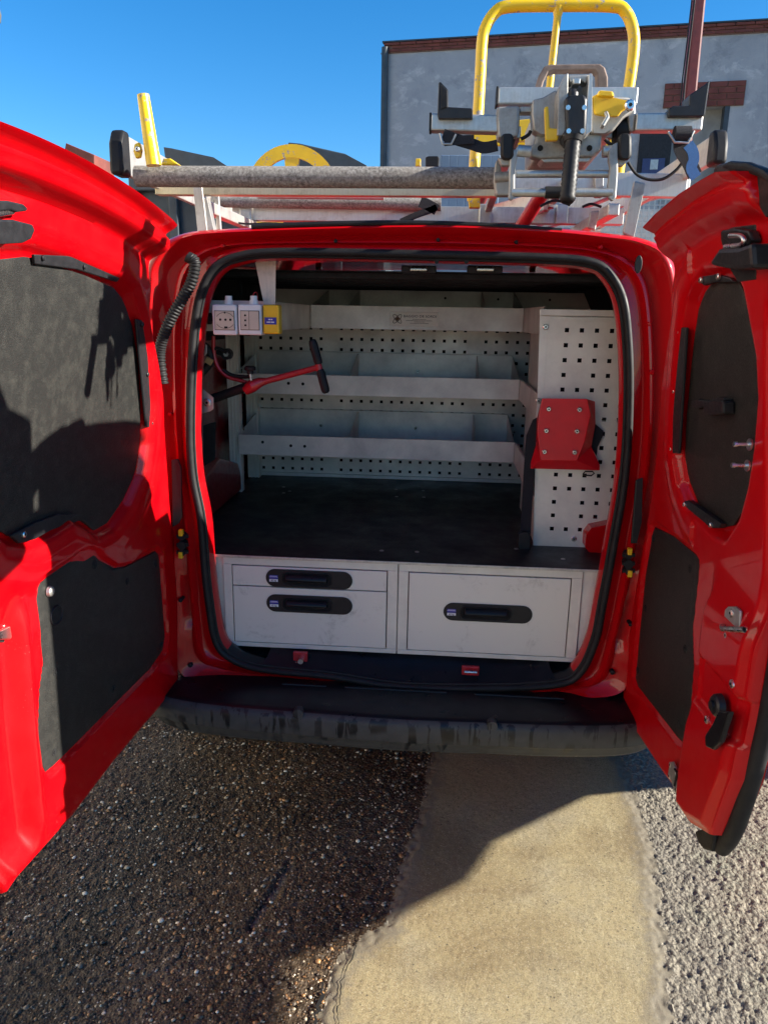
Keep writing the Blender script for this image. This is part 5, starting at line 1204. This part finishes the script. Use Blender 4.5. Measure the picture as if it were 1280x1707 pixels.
# yellow latches
plate([(907, 178), (914, 176), (916, 213), (930, 214), (932, 219), (930, 234), (909, 235)], YC-.045, .012, 'yellow_latch', MT['yellowbox'], LC, .003)
plate([(996, 156), (1002, 151), (1018, 152), (1022, 162), (1048, 168), (1052, 176), (1036, 186), (1030, 194), (1008, 193), (990, 190), (987, 160)], YC-.025, .010, 'yellow_latch', MT['yellowbox'], LC, .003)
plate([(998, 150), (1022, 152), (1024, 161), (996, 159)], YC-.035, .02, 'latch_tab', MT['yellowbox'], LC, .003)
m = MB(); screw(m, hit(1049, 176, Y=YC-.028), (0, -1, 0), .010, .007); m.build('pivot_bolt', [MT['chrome'], MT['black']], LC, smooth=True)
m = MB(); c = hit(1007, 198, Y=YC-.03); m.tube([c+(.002, 0, .01), c+(.004, -.01, .0), c+(-.003, -.01, -.012), c+(-.003, 0, -.014)], .004, 8); m.build('latch_pin', G_, LC, smooth=True)
# top guard loop
m = MB(); P = [hit(*p, Y=YC+.09) for p in ((893, 148), (899, 130), (908, 114), (920, 110), (998, 110), (1006, 116), (1010, 130), (1010, 148))]
m.prism([hit(*p, Y=YC+.08) for p in ((891, 150), (898, 125), (907, 110), (918, 107), (1000, 106), (1008, 112), (1013, 128), (1013, 146), (996, 146), (995, 122), (990, 116), (925, 117), (914, 120), (906, 136), (902, 150))], (0, .03, 0)); m.build('guard_loop', simple('rusty cast guard', (.22, .16, .13), .7, var=.35, metal=.3, bump=.5), LC, bevel=.003)
# lower frame: rods and side arms
for pts in ([(850, 250), (860, 248), (862, 262), (858, 290), (858, 325), (853, 335), (847, 332), (848, 300)], [(1022, 240), (1030, 236), (1030, 290), (1027, 330), (1020, 336), (1014, 330), (1012, 310), (1016, 280), (1013, 268), (1014, 252)]):
    plate(pts, YC-.015, .010, 'side_arm', C_, LC, .003)
plate([(829, 262), (856, 264), (850, 276), (836, 276)], YC-.005, .02, 'pad_bracket', C_, LC, .003); plate([(1030, 265), (1046, 265), (1040, 276), (1030, 276)], YC-.005, .02, 'pad_bracket', C_, LC, .003)
rod((860, 290), (1014, 290), YC, .0073, 'tie_rod', G_, LC); rod((852, 321), (1020, 321), YC-.01, .0082, 'tie_rod', G_, LC)
rod((908, 321), (936, 321), YC-.011, .0115, 'rod_sleeve', MT['rubber'], LC)
rod((862, 251), (884, 253), YC, .011, 'pivot_pin', G_, LC); rod((1004, 253), (1022, 252), YC, .011, 'pivot_pin', G_, LC)
rod((824, 296), (850, 294), YC+.06, .010, 'pivot_pin', C_, LC)
plate([(826, 268), (834, 262), (836, 300), (850, 305), (850, 326), (826, 326), (823, 300)], YC+.06, .03, 'bar_mount', C_, LC, .004)
plate([(991, 288), (1006, 288), (1005, 328), (992, 328)], .08, .03, 'bar_mount', C_, LC, .003)
for px in (858, 1010):
    q = hit(px, 222, Y=YC+.05); m = MB(); m.bar((q[0], YC+.04, q[2]), (q[0], .6, q[2]-.02), .022, .022); m.build('slide_arm', A_, LC, bevel=.002)
plate([(896, 168), (1000, 168), (1000, 255), (896, 255)], YC+.055, .26, 'clamp_shade_bulk', C_, LC, .006)  # hidden bulk added behind the column to deepen the clamp's shadow
# straps
def ribbon(pts, Y, w_, name, mat, parent, Ys=None, horiz=False):
    P = spline([hit(*p, Y=(Y if Ys is None else Ys[i])) for i, p in enumerate(pts)], 6, False); m = MB()
    for i in range(len(P)-1):
        t = P[i+1]-P[i]; L = np.linalg.norm(t)
        if L < 1e-6: continue
    V = []; n = len(P)
    for i, p in enumerate(P):
        t = P[min(i+1, n-1)]-P[max(i-1, 0)]; t /= np.linalg.norm(t); nn = np.array((-t[2], 0, t[0])); V += [p+nn*w_/2, p-nn*w_/2, p-nn*w_/2+(0, .0025, 0), p+nn*w_/2+(0, .0025, 0)]
    F_ = []
    for i in range(n-1):
        for k in range(4): F_.append((4*i+k, 4*i+(k+1) % 4, 4*i+4+(k+1) % 4, 4*i+4+k))
    m.add(V, F_); return m.build(name, mat, parent, smooth=False)
S1 = thing('left_strap', 'black webbing strap folded under the left end of the clamp tube', 'strap', tuple(hit(780, 235, Y=YC)))
ribbon([(738, 224), (760, 232), (786, 240), (806, 246), (829, 242)], YC, .021, 'webbing', MT['fabric'], S1)
ribbon([(740, 236), (770, 233), (790, 232)], YC-.008, .016, 'webbing', MT['fabric'], S1)
m = MB(); m.tube([hit(*p, Y=YC-.01) for p in ((733, 222), (738, 240), (752, 240), (760, 224))], .0022, 8); m.build('wire_buckle', G_, S1, smooth=True)
S2 = thing('right_strap', 'black and blue ratchet strap dangling from the right end of the clamp tube', 'strap', tuple(hit(1140, 250, Y=YC)))
ribbon([(1136, 222), (1134, 236), (1136, 250), (1148, 270), (1158, 292)], YC, .027, 'webbing', MT['fabric'], S2)
ribbon([(1146, 240), (1154, 252), (1156, 266), (1152, 280), (1160, 296)], YC-.006, .020, 'webbing', MT['bluefabric'], S2)
m = MB(); m.tube([hit(*p, Y=YC-.01) for p in ((1113, 220), (1124, 237), (1146, 238), (1156, 218))], .0026, 8); m.build('wire_buckle', G_, S2, smooth=True)
m = MB(); c = hit(1136, 224, Y=YC); m.tube([c+(-.015, 0, 0), c+(.015, 0, 0)], .015, 16); m.build('strap_roll', MT['fabric'], S2, smooth=True)
m = MB(); m.tube(spline([hit(*p, Y=YC+.03) for p in ((1046, 270), (1060, 290), (1080, 299), (1105, 298), (1128, 282), (1142, 262))], 6, False), .003, 8); m.build('cord', MT['rubber'], S2, smooth=True)
S3_ = thing('tie_strap', 'black tie strap knotted round the cross bar near the roof middle', 'strap', tuple(hit(712, 350, Y=.2)))
ribbon([(668, 370), (695, 358), (718, 350), (728, 345)], .2, .018, 'webbing', MT['fabric'], S3_); ribbon([(700, 336), (714, 342), (728, 350)], .2, .03, 'webbing', MT['fabric'], S3_)
ribbon([(508, 376), (450, 372), (400, 372), (340, 352)], .3, .006, 'webbing', MT['fabric'], S3_)
for pts, Y in (([(884, 218), (880, 225), (868, 232)], YC), ([(1008, 232), (1016, 240), (1024, 242)], YC), ([(970, 345), (985, 340), (1002, 345)], .1), ([(900, 344), (925, 334), (950, 342)], .1)):
    m = MB(); m.tube(spline([hit(*p, Y=Y) for p in pts], 5, False), .0035, 8); m.build('rubber_cord', MT['rubber'], LC, smooth=True)
# ================================================================ BACKGROUND
def plaster():
    n = N('grey cement render'); v = n.world(); f = n.noise(v, .55, 7, .62, .3); g = n.noise(n.world((1, 1, 1.6)), 2.6, 9, .72, .35); h = n.noise(v, 30, 5, .7)
    a = n.ramp(f, [(.33, (.27, .29, .315)), (.52, (.37, .385, .40)), (.7, (.46, .47, .475))])
    pale = n.ramp(g, [(.545, 0.), (.62, .4)]); dark = n.ramp(n.noise(v, 1.3, 9, .75, .8), [(.35, .6), (.46, 0.)])
    n.col(n.mix(dark, n.mix(pale, a, (.62, .62, .62)), (.19, .21, .23)))
    n.set(Roughness=.9); n.bump(g, .5, .02); n.bump(h, .4, .006); return n.m
MT['plaster'] = plaster(); MT['brick'] = simple('red brick', (.15, .042, .032), .85, var=.35, scale=4, bump=.4, bd=.004); MT['mortar'] = simple('brown mortar', (.16, .09, .07), .9, var=.2)
YW = 10.0
# wall runs from its left corner towards the right, coming nearer
WA = hit(641, 68, Y=YW); TH = math.atan2(-1.0, 8.0)
zc = WA[2]
# pick the far end on the ray of the right frame edge at equal height
d = ray(1280, 30); t = (zc-CAM[2])/d[2]; WB = CAM+d*t
ux = WB-WA; ux[2] = 0; LWn = np.linalg.norm(ux); ux /= LWn; nn = np.array((ux[1], -ux[0], 0)); nn = nn if nn[1] < 0 else -nn
def W_(s, z, o=0.): return np.array((WA[0], WA[1], 0))+ux*s+nn*o+np.array((0, 0, z))
def hitW(px, py, o=0.):
    d = ray(px, py); P0 = W_(0, 0, o); t = ((P0-CAM)@nn)/(d@nn); q = CAM+d*t; return (q-P0)@ux, q[2]
BD = thing('rendered_building', 'grey cement rendered building with a brick capped roof edge behind the van', 'building', tuple(W_(4, 0)))
Lw = LWn+3.0
# wall with a door recess opening under the brick lintel
s0, zt0 = hitW(1112, 178); s1_, _ = hitW(1216, 178)
z_top = zc-.17
m = MB()
def wbox(sa, sb, za, zb2, oa, ob, mi=0):
    P = [W_(s, z, o) for s in (sa, sb) for z in (za, zb2) for o in (oa, ob)]
    m.add(P, [(0, 1, 3, 2), (4, 6, 7, 5), (0, 4, 5, 1), (2, 3, 7, 6), (0, 2, 6, 4), (1, 5, 7, 3)], mi)
wbox(0, s0, -.1, z_top, -.3, 0); wbox(s1_, Lw, -.1, z_top, -.3, 0); wbox(s0, s1_, zt0, z_top, -.3, 0)
m.build('wall', MT['plaster'], BD)
m = MB(); wbox(0, .05, -.1, z_top, -7, -.3); m.build('side_wall', MT['plaster'], BD)
m = MB(); wbox(-.05, Lw, z_top, z_top+.01, -7, .02); m.build('roof', MT['mortar'], BD)
m = MB(); wbox(s0, s1_, -.1, zt0-.9, -.28, -.22); m.build('door_panel', simple('pale grey door', (.35, .36, .36), .6), BD)
m = MB(); wbox(s0, s1_, zt0-.9, zt0, -.28, -.25); m.build('transom_panel', simple('weathered panel', (.30, .31, .30), .7, var=.3, scale=3), BD)
m = MB(); wbox(s1_-.06, s1_, -.1, zt0, -.2, .01); m.build('door_frame', MT['tarp'], BD)
# brick cap: three courses
def brick_mesh(L, H, D):
    mb = MB(); mb.box((0, 0, 0), (L, D, H)); o = mb.build('brick', MT['brick'], BD, bevel=0, org=(0, 0, 0)); return o
ang = math.atan2(ux[1], ux[0])
LB, HB, DB = .235, .040, .11
proto = brick_mesh(LB-.012, HB-.010, DB); first = True
def put(s, z, o, first_=[True]):
    pos = W_(s, z, o)
    jit = random.uniform(-.004, .004)
    if first_[0]:
        proto.location = pos-wl(BD); proto.rotation_euler = (0, 0, ang); first_[0] = False
    else: shared(proto, 'brick', BD, pos+nn*jit, (0, 0, ang))
cnt = 0
for r_ in range(3):
    s = .0+(LB/2 if r_ % 2 else 0)
    while s < min(Lw, LWn+.4): put(s+LB/2, z_top+.01+HB*(r_+.5), -.02+.015*(r_ == 2)); s += LB; cnt += 1
m = MB(); wbox(.0, Lw, z_top+.011, z_top+.01+3*HB-.004, -.12, .018); m.build('cap_mortar', MT['mortar'], BD)
m = MB(); wbox(-.02, Lw, z_top+.012+3*HB, z_top+.03+3*HB, -.15, .06); m.build('cap_flashing', MT['tarp'], BD)
# lintel bricks
la, lz1 = hitW(1108, 140); lb, lz0 = hitW(1238, 176)
rows = 4; hb = (lz1-lz0)/rows; k = 0
L2_ = (lb-la)/4.5; mb = MB(); mb.box((0, 0, 0), (L2_-.015, .04, hb-.014)); lp = mb.build('brick', MT['brick'], BD, org=(0, 0, 0)); fst = True
for r_ in range(rows):
    s = la-(L2_/2 if r_ % 2 else 0)
    while s < lb-.02:
        c = W_(s+L2_/2, lz0+hb*(r_+.5), .012)
        if la-L2_*.2 <= s and s+L2_ <= lb+L2_*.2 or True:
            if fst: lp.location = c-wl(BD); lp.rotation_euler = (0, 0, ang); fst = False
            elif s < la-.001 or s+L2_ > lb+.001:
                a_, b_ = max(s, la), min(s+L2_, lb); hbk = shared(lp, 'brick', BD, W_((a_+b_)/2, lz0+hb*(r_+.5), .012), (0, 0, ang)); hbk.scale = ((b_-a_-.012)/(L2_-.015), 1, 1)
            else: shared(lp, 'brick', BD, c, (0, 0, ang))
        s += L2_
m = MB(); wbox(la, lb, lz0, lz1, .001, .018); m.build('lintel_mortar', MT['mortar'], BD)
# downpipe / corner post at left edge of wall
m = MB(); P = W_(.02, 0, .05); m.tube([(P[0], P[1], 0), (P[0], P[1], zc-.1)], .05, 12); m.build('downpipe', MT['tarp'], BD, smooth=True)
# small window with blue sheet
sa, za = hitW(1066, 222); sb, zb3_ = hitW(1112, 300)
m = MB(); wbox(sa, sb, zb3_, za, .002, .05); m.build('window', MT['dark'], BD, bevel=.01)
m = MB(); s2_, z2 = hitW(1070, 266); s3_, z3 = hitW(1104, 296); wbox(s2_, s3_, z3, z2, .055, .07); m.build('blue_sheet', simple('blue tarpaulin', (.03, .05, .14), .6), BD)
m = MB(); s2_, z2 = hitW(1083, 268); s3_, z3 = hitW(1094, 284); wbox(s2_, s3_, z3, z2, .072, .08); m.build('pale_paper', MT['galv'], BD)
# bluish steel sheet fence in front of the wall
FN = thing('sheet_fence', 'blue grey sheet steel panels standing in front of the rendered wall', 'fence', (2.0, 7.5, 0))
for k in range(7):
    a = hit(735+k*14, 258, Y=7.5); m = MB(); m.box2((a[0], 7.5, 0), (a[0]+.105, 7.53, a[2])); m.build('fence_panel', simple('blue steel sheet', (.13, .19, .27), .5, var=.15, scale=3) if k == 0 else bpy.data.materials['blue steel sheet'], FN, bevel=.01)
# wire mesh panel right behind the roof
MS = thing('wire_mesh_panel', 'fine wire mesh fence panel glimpsed between rack and right door', 'fence', (1.6, 5, 0))
x0, x1 = hit(880, 340, Y=5)[0], hit(1150, 340, Y=5)[0]; zt_ = hit(1000, 330, Y=5)[2]; zb_ = .3
m = MB(); st = .045
for i in range(int((x1-x0)/st)+1): m.box((x0+i*st, 5, (zt_+zb_)/2), (.009, .009, zt_-zb_))
for j in range(int((zt_-zb_)/st)+1): m.box(((x0+x1)/2, 5.006, zb_+j*st), (x1-x0, .009, .009))
stuff(m.build('mesh_wires', MT['galv'], MS))
m = MB(); m.box2((x0-.02, 4.98, 0), (x0+.02, 5.02, zt_+.03)); m.box2((x1-.02, 4.98, 0), (x1+.02, 5.02, zt_+.03)); m.box2((x0, 4.985, zt_), (x1, 5.015, zt_+.03)); m.build('mesh_frame', MT['galv'], MS)
m = MB(); m.box2((x0, 5.3, 0), (x1+.5, 5.35, zt_-.05)); pg = m.build('site_board', simple('pale site board', (.5, .5, .48), .7), None); tag(pg, 'pale board standing behind the wire mesh panel', 'board')
# brown post
PO = thing('brown_post', 'dark red brown steel post with hanging wire behind the rack', 'post', tuple(hit(1148, 500, Y=3.0)*np.array((1, 1, 0))))
a, b = hit(1166, -30, Y=3.0), hit(1132, 420, Y=3.0)
m = MB(); m.bar((b[0], 3, 0), (a[0]+(a[0]-b[0])*0, 3, a[2]), .085, .085) if False else m.bar(np.array((b[0], 3, 0)), a, .07, .07, up=(0, 1, 0)); m.build('post_tube', simple('brown red oxide steel', (.14, .022, .018), .5, var=.2), PO, bevel=.012)
for dx, r_ in ((-.06, .006), (-.075, .004)):
    m = MB(); P = [hit(x, y, Y=2.93)+(0, 0, 0) for x, y in ((1157, 0), (1150, 60), (1144, 110), (1141, 135), (1138, 170), (1136, 180))]; m.tube([p+np.array((dx+.06, 0, 0)) for p in spline(P, 4, False)], r_, 6); m.build('hanging_wire', MT['rubber'], PO, smooth=True)
# dark skips / steel containers on the left
def skip(pts_roof, Y, x0px, x1px, ztop, label, ypx):
    o = thing('steel_container', label, 'container', tuple(hit((x0px+x1px)/2, 400, Y=Y)*np.array((1, 1, 0))), 'dark steel containers behind the van')
    P = [hit(*p, Y=Y) for p in pts_roof]; m = MB(); m.prism(P, (0, .35, 0)); m.build('lid', MT['tarp'], o, bevel=.015)
    a, b = hit(x0px, ypx, Y=Y), hit(x1px, ypx, Y=Y); m = MB(); m.box2((a[0], Y+.02, .15), (b[0], Y+1.6, a[2])); m.build('body', MT['tarp'], o, bevel=.02)
    n = max(3, int((b[0]-a[0])/.42)); w_ = (b[0]-a[0])/n
    for i in range(n+1): m = MB(); m.box2((a[0]+i*w_-.04, Y-.05, .15), (a[0]+i*w_+.04, Y+.018, a[2]-.02)); m.build('side_rib', MT['tarp'], o, bevel=.01)
    m = MB(); m.box2((a[0]-.03, Y-.08, a[2]-.10), (b[0]+.03, Y+.015, a[2]+.01)); m.build('top_rail', MT['tarp'], o, bevel=.012)
    return o
skip([(273, 245), (286, 247), (356, 262), (384, 280), (384, 296), (280, 296)], 5.0, 225, 420, 0, 'dark steel waste container with sloping lid behind the left ladder end', 300)
skip([(480, 237), (500, 239), (575, 256), (612, 276), (612, 300), (488, 300)], 6.2, 430, 640, 0, 'dark steel waste container with sloping lid behind the yellow wheel', 310)
# chunk of brick parapet beyond the left door, and far left cornice
m = MB(); P = [hit(*p, Y=8) for p in ((110, 238), (158, 258), (158, 300), (100, 300))]; P += []; m.prism(P, (0, .6, 0)); o_ = m.build('brick_pier', MT['brick'], None, bevel=.01)
P2 = [hit(*p, Y=8) for p in ((-80, 300), (158, 300))]; m = MB(); m.box2((P2[0][0], 8.01, 0), (P2[1][0], 8.6, P2[0][2])); tw = m.build('wall', MT['plaster'], None); 
BW = thing('brick_top_wall', 'low wall with a weathered brick top beyond the left door', 'wall', (P2[1][0], 8.3, 0))
for q, nm in ((o_, 'brick_top'), (tw, 'wall_base')): c_ = WL[q.name]; q.name = nm; q.parent = BW; q.location = c_-wl(BW)
m = MB(); P = [hit(*p, Y=4) for p in ((-30, 14), (1, 14), (4, 26), (3, 40), (-30, 40))]; m.prism(P, (0, -.3, 0)); eh = m.build('roof_end', simple('weathered eave', (.09, .075, .06), .8), None, bevel=.01)
EV = thing('overhanging_eave', 'weathered eave tip poking in at the far left edge of the sky', 'eave', (hit(-30, 27, Y=4)[0], 4, 0)); c_ = WL[eh.name]; eh.parent = EV; eh.location = c_-wl(EV)
a = hit(-26, 27, Y=4.2); m = MB(); m.box2((a[0]-.12, 4.1, 0), (a[0]-.02, 4.3, a[2])); m.build('eave_post', MT['plaster'], EV)

# hopper added out of view, lip shaped to cast the curved ground shadow
HO = thing('shadow_hopper', 'grey steel hopper added out of view right of the van to cast the ground shadow', 'hopper', (2.06, .8, 0))
prof = [(0.181, 0.381), (0.089, 0.507), (-0.025, 0.646), (-0.171, 0.713), (-0.295, 0.771), (-0.462, 0.804), (-0.647, 0.89), (-0.73, 0.934), (-0.8, 0.976), (-0.957, 0.967)]+[(-1.3, 0.967), (-1.3, 1.08), (-1.1, 1.12), (1.3, 1.12), (1.5, .6), (1.2, .25), (.55, .25)]
m = MB(); m.prism([(1.88, y, z) for y, z in prof], (.37, 0, 0)); m.build('shadow_tub', MT['tarp'], HO, bevel=.006)
m = MB(); m.box2((1.9, .6, .02), (2.0, 1.2, .25)); m.box2((2.12, .6, .02), (2.22, 1.2, .25)); m.build('caster_base', MT['tarp'], HO, bevel=.006)

# pale building added out of view on the left to bounce warm sunlight
PBD = thing('fill_building', 'long pale building added out of view left of the yard to bounce light', 'building', (-6.2, -1, 0))
m = MB(); m.box2((-9, -12, 0), (-6, 6.5, 5.2)); m.build('wall', simple('pale cream render', (.60, .55, .46), .85, var=.1, scale=2), PBD)
m = MB(); m.box2((-9.2, -12.2, 5.2), (-5.8, 6.7, 5.4)); m.build('roof', MT['mortar'], PBD)
for y in (-10, -7, -4, -1, 2, 5):
    m = MB(); m.box2((-5.995, y-.5, 1.2), (-5.98, y+.5, 2.6)); wn = m.build('window', MT['glass'], PBD)
    m = MB(); m.box2((-5.979, y-.55, 1.12), (-5.93, y+.55, 1.19)); m.build('sill', MT['white'], wn)
